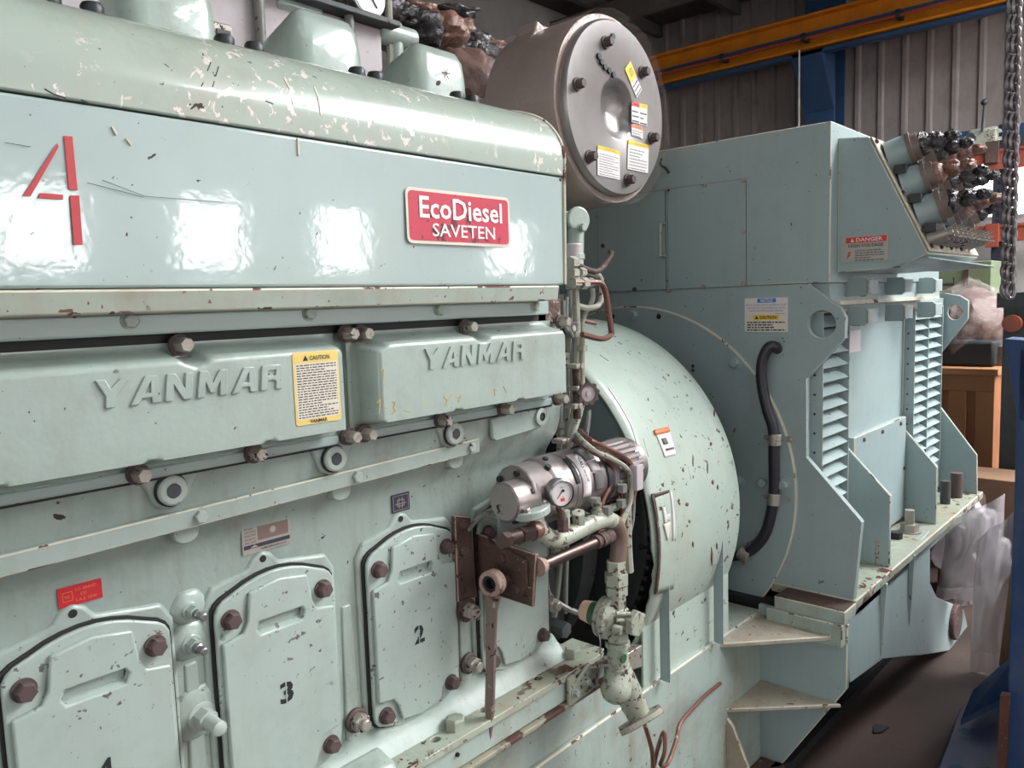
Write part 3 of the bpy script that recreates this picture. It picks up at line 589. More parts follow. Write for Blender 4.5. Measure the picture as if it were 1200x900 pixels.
def cover_panel(x0, x1, topb, botb, wx0, wx1, zb, hh):
    z0, z1 = 1.288, 1.462; yb = 1.04; d = .056
    def depth(x, z):
        e = min(x-(x0+.006), (x1-.006)-x); e2 = z-(z0+.022); e3 = (z1-.006)-z
        k = smooth01(e/.018)*smooth01(e2/.010)*smooth01(e3/.016)
        if e < .02 and e3 < .03: k *= smooth01((math.hypot(e, e3))/.03)
        for bx_, bz in topb:
            k *= smooth01((math.hypot(x-bx_, z-bz)-.017)/.010)
        for bx_, bz in botb:
            k *= smooth01((math.hypot(x-bx_, z-bz)-.014)/.008)
        return k*d
    nu = int((x1-x0)/.004); nv = 44
    mb = MB().grid(lambda u, v: V(x0+(x1-x0)*u, yb-.012-depth(x0+(x1-x0)*u, z0+(z1-z0)*v), z0+(z1-z0)*v), nu, nv)
    mb.box(x0, x1, yb-.010, yb+.02, z0, z1); mb.add([(x0, yb-.012, z0), (x1, yb-.012, z0), (x1, yb-.010, z0), (x0, yb-.010, z0)], [(0, 1, 2, 3)])
    o = make('camshaft_cover', mb, 'cover', eng, smooth=60)
    make('lower_flange', MB().box(x0+.004, x1-.004, 1.019, 1.03, 1.290, 1.3035), 'hood', o, bevel=.002)
    make('dark_gap_strip', MB().box(x0, x1, 1.030, 1.045, 1.2845, 1.2895), 'gasket', o)  # dark strip drawn as the gap line below the flange
    x = wx0; L = MB(); adv = {'Y': 1.0, 'A': 1.02, 'N': 1.0, 'M': 1.16, 'R': .9}; tot = sum(adv[c_] for c_ in 'YANMAR'); sc = (wx1-wx0)/tot
    for ch in 'YANMAR':
        po, ho = LET[ch]; yf = yb-.012-depth(x+.3*sc, zb+hh/2)+.001
        m = lambda p: V(x+(p[0]+.10*p[1])*sc*.93, yf, zb+p[1]*hh)
        L.prism([m(p) for p in po], (0, -.0045, 0), [[m(p) for p in h] for h in ho]); x += adv[ch]*sc
    make('raised_lettering', L, 'cover', o, bevel=.0012, seg=2)
    return o, depth
cz = 1.3; ct_ = 1.459
cv1, dep1 = cover_panel(.205, .728, [(.481, ct_), (.746, ct_), (.21, ct_)], [(.415, cz), (.577, cz), (.740, cz), (.25, cz)], .352, .603, 1.392, .034)
cv2, dep2 = cover_panel(.752, 1.262, [(.774, ct_), (1.007, ct_), (1.262, ct_)], [(.772, cz), (.938, cz), (1.099, cz), (1.265, cz)], .862, 1.115, 1.396, .034)
bolts([PY(209, 404, 1.02), PY(160, 555, 1.02), PY(296, 531, 1.02), PY(407, 511, 1.02), PY(404, 391, 1.02)], (0, -1, 0), .0105, .022, ['boltgrey', 'boltrust'], cv1, .0145)
bolts([PY(426, 508, 1.02), PY(421, 391, 1.02), PY(544, 383, 1.02), PY(515, 492, 1.02), PY(588, 479, 1.02), PY(652, 467, 1.02), PY(655, 377, 1.02)], (0, -1, 0), .0105, .022, ['boltgrey', 'boltrust'], cv2, .0145)
# caution sticker on the left cover
o = V(.619, .9715, 1.336); mb = MB(); W_, H_ = .077, .104
mb.prism(rrect(FY, o, W_, H_, .004), (0, -.0006, 0), mi=1); panel(mb, FY, o, W_-.006, .080, .0003, .003, .008, 0, .0007); panel(mb, FY, o, W_-.006, .012, .0003, .003, .089, 1, .0007)
st = make('caution_sticker', mb, ['sticker', 'fadedyellow'], cv1, label='white and yellow caution label')
mb = MB(); text(mb, FY, o, 'CAUTION', .034, .0065, .027, .0918, .0012, bold=.01); mb.prism([fr(FY, o, .016, .0915, .0012), fr(FY, o, .025, .0915, .0012), fr(FY, o, .0205, .099, .0012)], (0, -.0003, 0))
lines(mb, FY, o, W_-.010, .078, 21, .005, .010, .0012, seed=4, fill=.40); text(mb, FY, o, 'YANMAR', .030, .005, .022, .0018, .0012, bold=.03)
make('lettering', mb, 'stencil', st)
# yellow chalk marks on the right cover
mb = MB(); yf = .9712
def stroke(mb, pts, y, r=.0005):
    P = [PY(a, b, y) for a, b in pts]
    for i in range(len(P)-1): mb.cyl(P[i], P[i+1], r, n=5)
for s_ in ([(446, 434), (450, 432), (449, 446)], [(442, 472), (446, 468), (444, 485)], [(451, 478), (456, 477)], [(460, 470), (464, 472), (461, 477), (464, 482), (459, 485)], [(474, 481), (481, 483)], [(497, 472), (502, 470)], [(520, 464), (524, 470), (530, 462)], [(524, 470), (522, 476)], [(534, 466), (540, 463), (537, 472)], [(575, 458), (580, 455), (580, 464)], [(590, 452), (594, 460)]):
    stroke(mb, s_, yf)
make('chalk_marks', mb, 'yellow', cv2, label='faded yellow chalk figures')
# long rail bar
RYY = 1.040; KR = RYY/1.06
def zr(x): return 1.5-(1.5-(1.210+(x/KR-.27)*.0238))*KR
mb = MB(); mb.prism([(X0, RYY, zr(X0)-.013), (1.076*KR, RYY, zr(1.05)-.013), (1.076*KR, RYY, zr(1.05)+.013), (X0, RYY, zr(X0)+.013)], (0, .03, 0))
rail = make('rail_bar', mb, 'cover', eng, bevel=.002, edge=True)
bolts([V(x*KR, RYY, zr(x*KR)) for x in (.243, .513, .784, 1.053)], (0, -1, 0), .0095, .007, 'boltpale', rail, .0)
for x in (.490, .750, 1.009):
    mb = MB(); z = zr(x)-.012; mb.prism([(x-.018, 1.056, z)]+[(x-.018*math.cos(math.pi*i/10), 1.056, z-.012-.014*math.sin(math.pi*i/10)) for i in range(11)]+[(x+.018, 1.056, z)], (0, .03, 0)); make('rail_tab', mb, 'cover', rail, bevel=.002)
# socket plugs on lugs
def socket(x, z, r=.020):
    lug = MB(); lug.prism([(x-.045, 1.036, z+.026), (x-.03, 1.036, z+.002), (x-.022, 1.036, z-.018), (x-.006, 1.036, z-.026), (x+.010, 1.036, z-.026), (x+.026, 1.036, z-.014), (x+.034, 1.036, z+.002), (x+.05, 1.036, z+.026)], (0, .02, 0))
    o = make('lug', lug, 'case', eng, bevel=.004)
    m = MB(); y = 1.035; m.lathe((x, y, z), (0, -1, 0), [(0, r), (.008, r), (.010, r*.86), (.010, r*.5), (.002, r*.47)], 6*5, cap=False); m.lathe((x, y-.002, z), (0, 1, 0), [(0, r*.5), (.004, 0.0001)], 6, cap=False)
    make('socket_plug', m, 'boltpale', o, smooth=25)
    m = MB(); m.lathe((x, y-.0095, z), (0, -1, 0), [(0, r*.5), (.0006, r*.5)], 6); make('hex_socket', m, 'shadowsteel', o)
    m = MB(); m.lathe((x, y, z), (0, -1, 0), [(0, r*1.12), (.003, r*1.12), (.003, r)], 30, cap=False); make('seal_ring', m, 'gasket', o)
for x, z in ((.463, 1.267), (.722, 1.266), (.982, 1.268)): socket(x, z)
KT = 1.032/1.08
tagp = MB().prism([(x*KT, 1.032, 1.5-(1.5-z)*KT) for x, z in ((1.135, 1.262), (1.135, 1.232), (1.145, 1.224), (1.285, 1.232), (1.303, 1.245), (1.306, 1.283), (1.135, 1.272))], (0, .01, 0)); make('tag_plate', tagp, 'case', eng, bevel=.003)
sx_, sz_ = 1.283*KT, 1.5-(1.5-1.257)*KT
m = MB(); m.lathe((sx_, 1.032, sz_), (0, -1, 0), [(0, .018), (.006, .018), (.007, .015), (.007, .009)], 30, cap=False); make('socket_plug', m, 'boltpale', eng)
m = MB(); m.lathe((sx_, 1.0295, sz_), (0, -1, 0), [(0, .0090), (.001, .0090)], 6); make('hex_socket', m, 'shadowsteel', eng)
# raised casting band above doors
def shoulder(xc):
    pts = [(-.115, .74), (-.115, 1.075), (-.10, 1.10), (-.040, 1.112), (-.028, 1.128), (-.014, 1.135), (.002, 1.128), (.014, 1.112), (.10, 1.10), (.115, 1.075), (.115, .74)]
    return MB().prism([(xc+a, 1.0835, b) for a, b in pts], (0, .02, 0))
DC = [.361, .632, .906, 1.178]; NUM = ['4', '3', '2', '']
for xc, num in zip(DC, NUM):
    s_ = make('door_frame', shoulder(xc), 'case', eng, bevel=.006, seg=3)
    m = MB().cyl((xc-.014, 1.0840, 1.122), (xc-.014, 1.0828, 1.122), .0055, n=14); make('eye_hole', m, 'black', s_)
    out = [(-.103, 1.052), (-.102, 1.064), (-.097, 1.073), (-.088, 1.080)]+[(a/100, 1.104-.022*(a/8)**2) for a in (-7, -5, -3, -1, 1, 3, 5, 7)]+[(.088, 1.080), (.097, 1.073), (.102, 1.064), (.103, 1.052), (.103, .79), (.100, .777), (.092, .768)]+[(a/100, .745+.020*(a/8)**2) for a in (7, 4, 1, -1, -4, -7)]+[(-.092, .768), (-.100, .777), (-.103, .79)]
    m = MB().prism([(xc+a*1.035, 1.079, .925+(b-.925)*1.02) for a, b in out], (0, .004, 0)); gk = make('gasket', m, 'gasket', s_)
    hole = [(xc+a, 0, b) for a, b in ((-.037, 1.014), (-.042, 1.022), (-.036, 1.036), (.036, 1.036), (.042, 1.028), (.037, 1.014))]
    m = MB().prism([(xc+a, 1.071, b) for a, b in out], (0, .008, 0), [[(a, 1.071, c_) for a, b, c_ in hole]])
    inn = [(-.097, 1.018), (-.064, 1.024), (-.056, 1.040), (-.050, 1.083), (0, 1.092), (.050, 1.083), (.056, 1.040), (.064, 1.024), (.097, 1.018), (.097, .815), (.064, .810), (.054, .795), (.046, .765), (0, .757), (-.046, .765), (-.054, .795), (-.064, .810), (-.097, .815)]
    m.prism([(xc+a, 1.063, b) for a, b in inn], (0, .0085, 0), [[(a, 1.063, c_) for a, b, c_ in hole]])
    lab = {'4': 'leftmost door, cut by the frame bottom, number 4', '3': 'door with black number 3', '2': 'door with black number 2'}.get(num, 'door half hidden by the rusty bracket')
    dr = make('crankcase_door', m, 'door', eng, bevel=.003, seg=3, label=lab)
    m = MB(); m.prism([(xc-.037, 1.077, 1.013), (xc+.037, 1.077, 1.013), (xc+.042, 1.0775, 1.037), (xc-.042, 1.0775, 1.037)], (0, .002, 0)); m.prism([(xc-.04, 1.064, 1.0125), (xc+.04, 1.064, 1.0125), (xc+.04, 1.078, 1.020), (xc-.04, 1.078, 1.020)], (0, 0, -.002)); make('handle_recess', m, 'door', dr)
    bolts([V(xc+a, 1.0705, b) for a, b in ((-.080, 1.050), (.080, 1.050), (-.079, .785), (.079, .785))], (0, -1, 0), .0125, .013, 'boltrust', dr, .015)
    if num:
        m = MB(); text(m, FY, V(xc-.012, 1.063, .892), num, .024, .034, t=.0008, bold=.03)
        dn = make('door_number', m, 'stencil', dr, label='black stencilled digit')
        m = MB()
        bars = {'3': [(-.002, .004)], '2': [(-.002, .004)], '4': []}[num]
        for a, w_ in bars: panel(m, FY, V(xc, 1.063, .892), w_*.5, .036, .0004, a, -.001, n0=.0009)
        if bars: make('stencil_bridge', m, 'door', dn)
# vertical ribs of the casting between doors
for xc in (.4965, .769, 1.042):
    m = MB().prism([(xc-.016, 1.085, .74), (xc+.016, 1.085, .74), (xc+.010, 1.087, 1.0), (xc-.010, 1.087, 1.0)], (0, .01, 0)); make('casting_rib', m, 'case', eng, bevel=.004, seg=3)
# big nuts low between the doors
def bignut(x, z, mat=('boltgrey', 'boltrust')):
    m = MB(); m.lathe((x, 1.085, z), (0, -1, 0), [(0, .021), (.006, .021), (.008, .018)], 24, 1); m.lathe((x, 1.077, z), (0, -1, 0), [(0, .0165), (.014, .0165), (.016, .014)], 6); m.lathe((x, 1.062, z), (0, -1, 0), [(0, .010), (.010, .010), (.012, .008)], 18)
    return make('stud_nut', m, list(mat), eng, smooth=25)
for x, z in ((.772, .796), (1.046, .796), (1.046, .902), (.499, .80), (1.295, .84)): bignut(x, z)
# fuel nipples between doors 4 and 3
def nipple(x, z, r, r2, l):
    m = MB(); m.blob((x, 1.092, z+.004), (r*2.0, .012, r*2.0), .1, 2, 3, 3); b = make('casting_boss', m, 'case', eng)
    m = MB(); m.lathe((x, 1.085, z), (0, -1, 0), [(0, r), (.004, r), (.005, r*.9)], 24); m.lathe((x, 1.080, z), (0, -1, 0), [(0, r*.72), (l*.5, r*.72)], 6); make('lock_nut', m, 'boltpale' if r > .02 else 'case', b, smooth=25)
    m = MB(); m.lathe((x, 1.080-l*.5, z), (0, -1, 0), [(0, r*.5), (l*.3, r*.5), (l*.35, r2), (l*.8, r2), (l*.85, r2*.7)], 18); make('nipple_tip', m, 'steel' if r < .02 else 'boltpale', b)
nipple(.500, 1.077, .0135, .0055, .028); nipple(.497, 1.028, .0150, .0055, .028); nipple(.504, .917, .0215, .0105, .040)
# identification plates
def plate_bolts(o_, w_, h_, parent, mat='boltrust'):
    for a, b in ((.003, .003), (w_-.003, .003), (.003, h_-.003), (w_-.003, h_-.003)): pass
o = V(.588, 1.0885, 1.133); W_, H_ = .083, .050; mb = MB(); panel(mb, FY, o, W_, H_, .0012); panel(mb, FY, o, W_-.030, H_-.020, .0003, .026, .018, 1, .0013); panel(mb, FY, o, W_-.004, .006, .0003, .002, .008, 2, .0013)
pl = make('rating_plate', mb, ['plate', 'platedark', 'navy'], eng, label='steel rating plate with dark printed field')
mb = MB(); text(mb, FY, o, 'DIESEL ENGINE', .040, .005, .030, .0405, .0013); text(mb, FY, o, 'MODEL', .014, .0035, .004, .038, .0013)
for i, s_ in enumerate(('CONT. RATING', 'ENGINE SPEED', 'ENGINE NO.', 'MFG. DATE')): text(mb, FY, o, s_, .019, .0032, .004, .0325-i*.0055, .0013)
text(mb, FY, o, 'YANMAR DIESEL ENGINE CO., LTD.', .045, .0035, .030, .0025, .0013, bold=.02); make('lettering', mb, 'stencil', pl)
mb = MB(); mb.lathe(fr(FY, o, .052, .030, .0016), (0, -1, 0), [(0, .005), (.0003, .0052)], 20); mb.prism([fr(FY, o, .012, .009, .0016), fr(FY, o, .026, .009, .0016), fr(FY, o, .020, .013, .0016)], (0, -.0003, 0)); make('maker_emblem', mb, 'plate', pl)
o = V(.333, 1.0885, 1.131); W_, H_ = .053, .026; mb = MB(); panel(mb, FY, o, W_, H_, .0012); pl = make('approval_plate', mb, 'redplate', eng, label='small red enamel plate')
mb = MB(); text(mb, FY, o, 'S.O. BRAND', .026, .004, .020, .018, .0013); text(mb, FY, o, 'CD', .008, .004, .026, .011, .0013); text(mb, FY, o, 'S.A.E 10W', .026, .004, .020, .004, .0013)
text(mb, FY, o, 'NA', .006, .004, .0075, .011, .0013)
for a, b, c_, d in ((.005, .007, .012, .0006), (.005, .0185, .012, .0006), (.005, .007, .0006, .012), (.0165, .007, .0006, .012)): panel(mb, FY, o, c_, d, .0003, a, b, n0=.0013)
make('lettering', mb, 'orange', pl)
o = V(.877, 1.0885, 1.134); W_, H_ = .041, .033; mb = MB(); panel(mb, FY, o, W_, H_, .0012); pl = make('diagram_plate', mb, 'navy', eng, label='small black plate with outlined emblem')
mb = MB()
for a, b, c_, d in ((.003, .003, .035, .0006), (.003, .0294, .035, .0006), (.003, .003, .0006, .027), (.0374, .003, .0006, .027), (.012, .010, .016, .001), (.012, .021, .016, .001), (.012, .010, .001, .012), (.027, .010, .001, .012), (.008, .014, .024, .001), (.016, .006, .001, .020), (.023, .006, .001, .020)): panel(mb, FY, o, c_, d, .0003, a, b, n0=.0013)
make('diagram_lines', mb, 'plate', pl)
mb = MB(); 
sc_o = PY(372, 545, 1.0885)
# mounting foot ledge
LZ = .72
def hole_at(px_, py_, r=.012): c = PZ(px_, py_, LZ); return [V(c.x+r*math.cos(2*math.pi*i/16), max(1.008+r, min(c.y, 1.06))+r*math.sin(2*math.pi*i/16), LZ) for i in range(16)]
outl = [(X0, 1.10), (X0, .998), (.80, .998), (.815, .998), (.83, .998), (1.37, .998), (1.40, 1.01), (1.40, 1.10)]
mb = MB().prism([(x, y, LZ) for x, y in outl], (0, 0, -.014), [[V(x+.011*math.cos(2*math.pi*i/16), y+.009*math.sin(2*math.pi*i/16), LZ) for i in range(16)] for x, y in ((.905, 1.03), (1.035, 1.035), (1.20, 1.035))])
led = make('mounting_flange', mb, 'ledge', eng, bevel=.003, edge=True)
make('flange_face', MB().box(X0, 1.39, 1.003, 1.06, .66, .706), 'skid', eng, bevel=.003)
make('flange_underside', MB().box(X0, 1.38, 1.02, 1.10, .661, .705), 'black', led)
m = MB().prism([(X0, 1.085, .765), (X0, 1.055, .735), (X0, 1.045, .72), (X0, 1.10, .72), (X0, 1.10, .765)], (1.31-X0, 0, 0)); make('casting_fillet', m, 'skid', eng, smooth=60)
m = MB().prism([(X0, 1.06, .75), (X0, 1.01, .735), (X0, .996, .70), (X0, .996, .665), (X0, 1.06, .665)], (.80-X0, 0, 0)); make('casting_block', m, 'case', eng, bevel=.01, seg=3)
for x, y in ((.955, 1.03), (1.325, 1.04)):
    m = MB(); m.lathe((x, y, LZ), (0, 0, 1), [(0, .019), (.017, .019), (.021, .016)], 6); make('hex_bolt', m, 'ledge', led, smooth=25)
m = MB(); m.cyl((.93, .9985, .69), (.93, 1.0035, .69), .004, n=10); make('drain_hole', m, 'black', led)
# engine end: bracket, clamps
m = MB(); m.prism([(1.245, .990, .652), (1.245, .990, .712), (1.262, .990, .718), (1.278, .990, .70), (1.30, .990, .712), (1.32, .990, .722), (1.35, .990, .705), (1.35, .990, .66)], (0, .008, 0)); cl = make('clamp_plate', m, 'cream', eng, bevel=.002)
m = MB(); m.prism([(1.31, .985, .72), (1.33, .93, .735), (1.43, .93, .74), (1.44, .985, .725)], (0, 0, -.008)); m.prism([(1.36, .928, .74), (1.43, .928, .74), (1.43, .928, .69), (1.36, .93, .70)], (0, .006, 0)); make('pipe_clamp_arm', m, 'boltgrey', eng, bevel=.002)
bolts([V(1.262, .990, .678), V(1.302, .990, .688)], (0, -1, 0), .008, .010, 'boltpale', cl, .011)
# dark recess behind the engine end: rear housing and inner plates
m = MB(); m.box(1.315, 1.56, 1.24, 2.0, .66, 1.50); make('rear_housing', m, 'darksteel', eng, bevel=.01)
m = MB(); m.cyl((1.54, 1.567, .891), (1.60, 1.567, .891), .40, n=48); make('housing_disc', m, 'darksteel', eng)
for pts in ([(1.33, 1.16, .97), (1.37, 1.15, .99), (1.37, 1.15, .85), (1.40, 1.15, .80), (1.45, 1.12, .76), (1.56, 1.10, .72)], [(1.36, 1.12, .78), (1.37, 1.10, .95), (1.40, 1.12, 1.05)], [(1.45, 1.16, .75), (1.45, 1.14, 1.1)]):
    m = MB().tube(pts, .007, 8); make('lube_pipe', m, 'pipedark', eng)
m = MB(); m.prism([(1.315, 1.075, .965), (1.335, 1.075, .99), (1.335, 1.075, .93), (1.315, 1.075, .92)], (0, .01, 0)); make('end_lug', m, 'case', eng)
c = PY(652, 735, 1.10); m = MB(); m.lathe(c, (0, -1, 0), [(0, .020), (.02, .020), (.03, .018), (.031, .012)], 6); make('end_plug', m, 'darksteel', eng)

# charge air duct behind the bonnets and its fittings
t = thing('air_duct', (.9, 1.75, 1.89), 'scuffed whitish metal air duct behind the valve bonnets', 'duct')
make('duct_box', MB().box(-.3, 1.33, 1.60, 2.0, 1.53, 2.19), 'ducwhite', t, bevel=.006)
make('top_plate', MB().box(-.3, 1.36, 1.56, 2.0, 2.19, 2.205), 'darksteel', t, bevel=.003)
m = MB(); a = PY(247, 60, 1.598); b = PY(268, 12, 1.598); m.box(a.x, b.x, 1.585, 1.60, 1.95, 2.10); make('sight_frame', m, 'boltgrey', t, bevel=.004)
m = MB(); m.box(a.x+.008, b.x-.008, 1.581, 1.586, 1.965, 2.085); make('sight_glass', m, 'shadowsteel', t)
for xx in (.98, 1.22):
    m = MB(); m.cyl((xx, 1.585, 1.9), (xx, 1.585, 2.2), .012, n=12); make('duct_pipe', m, 'pipedark', t)
t = thing('dial_gauge', (1.2, 1.58, 2.2), 'round dial gauge on a stem above the air duct at the top edge', 'gauge')
c = PY(427, -2, 1.62); m = MB(); m.cyl(c+V(0, -.02, 0), c+V(0, .01, 0), .052, n=30); make('case', m, 'steel', t, bevel=.004)
m = MB(); m.cyl(c+V(0, -.022, 0), c+V(0, -.02, 0), .045, n=30); make('dial', m, 'white', t)
m = MB(); m.cyl(c+V(0, -.0235, 0), c+V(.02, -.0235, -.025), .0015, n=5); make('pointer', m, 'stencil', t)
c2 = PY(455, 8, 1.62); m = MB(); m.tube([c+V(.0, 0, -.05), V(c.x, 1.62, 2.205)], .008, 8, sub=1); m.tube([c2+V(0, 0, .1), V(c2.x, 1.62, 2.03)], .010, 8, sub=1); m.tube([c2+V(0, 0, .02), c2+V(-.08, 0, .03), c2+V(-.16, .0, .05)], .008, 8); make('stem', m, 'pipe', t)
t = thing('valve_fitting', (1.0, 1.5, 2.05), 'corroded pale green valve fitting behind the middle bonnet', 'valve')
for (a, b, y_) in ((345, 10, 1.62), (463, 42, 1.62)):
    c = PY(a, b, y_); m = MB(); m.cyl(c+V(-.06, 0, 0), c+V(.06, 0, 0), .028, n=16); m.cyl(c+V(0, 0, -.12), c+V(0, 0, .03), .02, n=16); make('valve_body', m, 'cover', t, bevel=.005)
# sheets thrown over the exhaust side
t = thing('crumpled_sheet', (1.6, 1.9, 2.1), 'crumpled brown and black plastic sheeting heaped beside the silver drum', 'sheet')
for i, (a, b, ra, rb_, mt, sd) in enumerate(((430, 18, .16, .05, 'blackfilm', 1), (482, 42, .09, .07, 'blackfilm', 2), (478, 20, .10, .035, 'brownfilm', 3), (515, 40, .10, .065, 'brownfilm', 4), (540, 62, .12, .06, 'blackfilm', 5), (520, 20, .1, .03, 'blackfilm', 6), (560, 60, .08, .04, 'brownfilm', 7))):
    c = PY(a, b, 1.95+.03*i); m = MB().blob(c, (ra, .12, rb_), .28, 1.7, sd, 4); make('sheet_fold', m, mt, t, smooth=70, label='brown fold' if mt == 'brownfilm' else 'black fold')
m = MB(); a = PY(536, 110, 1.98); m.blob(PY(545, 112, 1.9), (.16, .16, .14), .2, 3, 8, 4); make('exhaust_elbow', m, 'wraprust', None, label='rusty brown lagged exhaust elbow between bonnets and silver drum', cat='pipe', smooth=60)

# ================================================================== air filter drum
DY = 1.30; dc = V(1.905, DY, 2.028); dr_ = .258
drum = thing('filter_drum', (dc.x, DY+.15, dc.z-.26), 'silver metal intake filter drum wrapped in clear film above the flywheel', 'drum')
m = MB(); m.lathe(dc, (0, 1, 0), [(.012, .236), (.012, dr_-.004), (.03, dr_), (.26, dr_-.005), (.28, dr_-.03), (.30, dr_-.09), (.34, .13), (.40, .12), (.62, .12)], 64, cap=False); make('drum_body', m, 'drumbody', drum, smooth=50)
fz = MB(); pr = [(-.004, .238), (-.012, .232), (-.012, .088), (-.009, .080), (.010, .064), (.024, .04), (.030, .0005)]
fz.lathe(dc, (0, 1, 0), [(.012, .238)]+pr, 64, cap=False); face = make('face_plate', fz, 'drumface', drum, smooth=40)
sp = [(676, 99), (709, 50), (752, 85), (763, 162), (735, 211), (690, 184)]
sp2 = []
for i, (a, b) in enumerate(sp): sp2.append(PY(a, b, DY-.012))
bl = bolts(sp2, (0, -1, 0), .013, .020, 'boltrust', face, .018)
for a, b in ((701, 66), (704, 73), (708, 79), (713, 83), (718, 88), (717, 43)):
    c = PY(a, b, DY-.012); m = MB(); m.cyl(c+V(0, -.006, 0), c, .0085, n=12); make('rivet_hole', m, 'stencil', face)
def drum_sticker(pts, body, head, rows, frac=.14, seed=1):
    P = [PY(a, b, DY-.0135) for a, b in pts]          # bl br tr tl
    o_ = P[0]; u = P[1]-P[0]; v = P[3]-P[0]; frm = (u.normalized(), v.normalized(), V(0, -1, 0)); W_, H_ = u.length, v.length
    m = MB(); panel(m, frm, o_, W_, H_, .001); panel(m, frm, o_, W_, H_*frac, .0004, 0, H_*(1-frac), 1, .001)
    s_ = make('warning_sticker', m, [body, head], face)
    m = MB(); lines(m, frm, o_, W_*.86, H_*(1-frac)*.88, rows, W_*.07, H_*.04, .0015, seed=seed, fill=.3); 
    text(m, frm, o_, {'redtext': 'DANGER'}.get(head, 'CAUTION'), W_*.5, H_*frac*.5, W_*.28, H_*(1-frac*.78), .0016); make('lettering', m, 'textgrey' if rows > 3 else 'stencil', s_)
    return s_
drum_sticker([(700, 205), (726, 211), (727, 178), (700, 170)], 'offwhite', 'yellow', 9, .13, 1)
drum_sticker([(735, 198), (759, 203), (760, 170), (736, 164)], 'offwhite', 'yellow', 7, .14, 2)
drum_sticker([(746, 115), (752, 105), (742, 78), (732, 81)], 'offwhite', 'yellow', 3, .5, 3)
drum_sticker([(740, 143), (749, 145), (749, 121), (740, 119)], 'offwhite', 'redtext', 3, .2, 4)
drum_sticker([(749, 146), (758, 148), (758, 124), (749, 121)], 'offwhite', 'yellow', 3, .2, 5)
drum_sticker([(740, 159), (753, 163), (753, 148), (740, 145)], 'offwhite', 'orange', 3, .3, 6)
m = MB()
import mathutils
def wrapf(u, v):
    q = 2*math.pi*u; t_ = -.016+v*.30; b = 1+.012*mathutils.noise.noise(V(math.cos(q)*4, math.sin(q)*4, v*9)); r = (dr_+.005)*b
    if abs(((math.degrees(q)+720) % 360)-58) < 7 and v < .8: r += .012*(1-abs(((math.degrees(q)) % 360)-58)/7)
    return V(dc.x+r*math.cos(q), DY+t_, dc.z+r*math.sin(q))
m.grid(wrapf, 110, 22); make('film_wrap', m, 'drumwrap', drum, smooth=60)
for ang, tt in ((118, .16), (52, .05)):
    q = math.radians(ang); c = V(dc.x+dr_*math.cos(q), DY+tt, dc.z+dr_*math.sin(q)); n_ = V(math.cos(q), 0, math.sin(q)); tn = V(-math.sin(q), 0, math.cos(q))
    m = MB(); A = [c-tn*.06-n_*.012, c-tn*.02+n_*.006, c+n_*.026, c+tn*.02+n_*.006, c+tn*.06-n_*.012]; m.prism(A, (0, .07, 0)); make('film_peak', m, 'drumbody', drum, bevel=.006, seg=3)
# support elbow below drum, behind the hood end
t = thing('drum_support', (1.42, 1.2, 1.5), 'pale green flanged pipe elbow under the silver drum', 'pipe')
c = PY(674, 258, 1.2); m = MB(); m.lathe(c+V(.0, -.01, 0), (-.35, -1, 0), [(-.02, .028), (.0, .033), (.004, .030)], 24); m.cyl(c+V(0, 0, -.02), V(c.x-.01, 1.2, 1.53), .022, n=20); m.cyl(V(c.x-.01, 1.2, 1.60), V(c.x-.01, 1.2, 1.615), .028, n=20); m.tube([c+V(0, .02, 0), c+V(.01, .1, .01), c+V(.03, .14, .06)], .024, 16); make('elbow', m, 'cover', t, bevel=.002)
c = PY(681, 267, 1.17); boltmesh('hex_bolt', c, (-.3, -1, 0), .010, .012, 'boltpale', t, .013)
m = MB(); q = PY(672, 300, 1.2); m.cyl(q+V(-.005, 0, -.035), q+V(-.005, 0, .03), .026, n=20); make('pink_collar', m, 'ducwhite', t, bevel=.004)
make('column', MB().cyl((c.x-.02, 1.27, .66), (c.x-.02, 1.27, c.z+.02), .035, n=18), 'darksteel', t)

# ================================================================== control pipes at the engine end
t = thing('control_pipes', (1.33, 1.1, .9), 'bundle of grey and rusty small-bore control pipes at the engine end', 'pipes')
def pp(pts, r, mat, y=1.06, nm='pipe', **k):
    P = [PY(a[0], a[1], a[2] if len(a) > 2 else y) for a in pts]; m = MB().tube(P, r, 8); return make(nm, m, mat, t, **k)
pp([(657, 345), (658, 400), (656, 470), (655, 560)], .0065, 'pipe', 1.10)
pp([(668, 340), (668, 380), (664, 440), (666, 510), (659, 555)], .0060, 'pipe', 1.08)
pp([(674, 338), (676, 380), (675, 440), (674, 475), (660, 548)], .0080, 'pipe', 1.06)
pp([(664, 348), (664, 378), (671, 395)], .0050, 'pipedark', 1.05)
pp([(682, 395), (682, 440), (681, 478), (668, 520), (664, 555)], .0065, 'pipe', 1.05)
pp([(690, 480), (688, 500), (683, 530)], .0060, 'pipedark', 1.05)
pp([(660, 352), (661, 378), (665, 388)], .0045, 'pipedark', 1.04)
pp([(674, 331), (700, 331), (707, 336), (711, 350), (716, 385), (716, 392), (705, 397), (682, 392)], .0065, 'copper', 1.03, label='rust brown looped pipe')
pp([(678, 318), (697, 321), (704, 327), (705, 345), (702, 357), (690, 361), (676, 358)], .0065, 'pipe', 1.06)
pp([(694, 338), (694, 352), (683, 375), (682, 400)], .0055, 'pipe', 1.08)
pp([(668, 306), (680, 312), (700, 318), (714, 302), (716, 294)], .0065, 'rust', 1.05, label='open-ended rusty pipe stub')
pp([(684, 376), (698, 379)], .005, 'copper', 1.12)
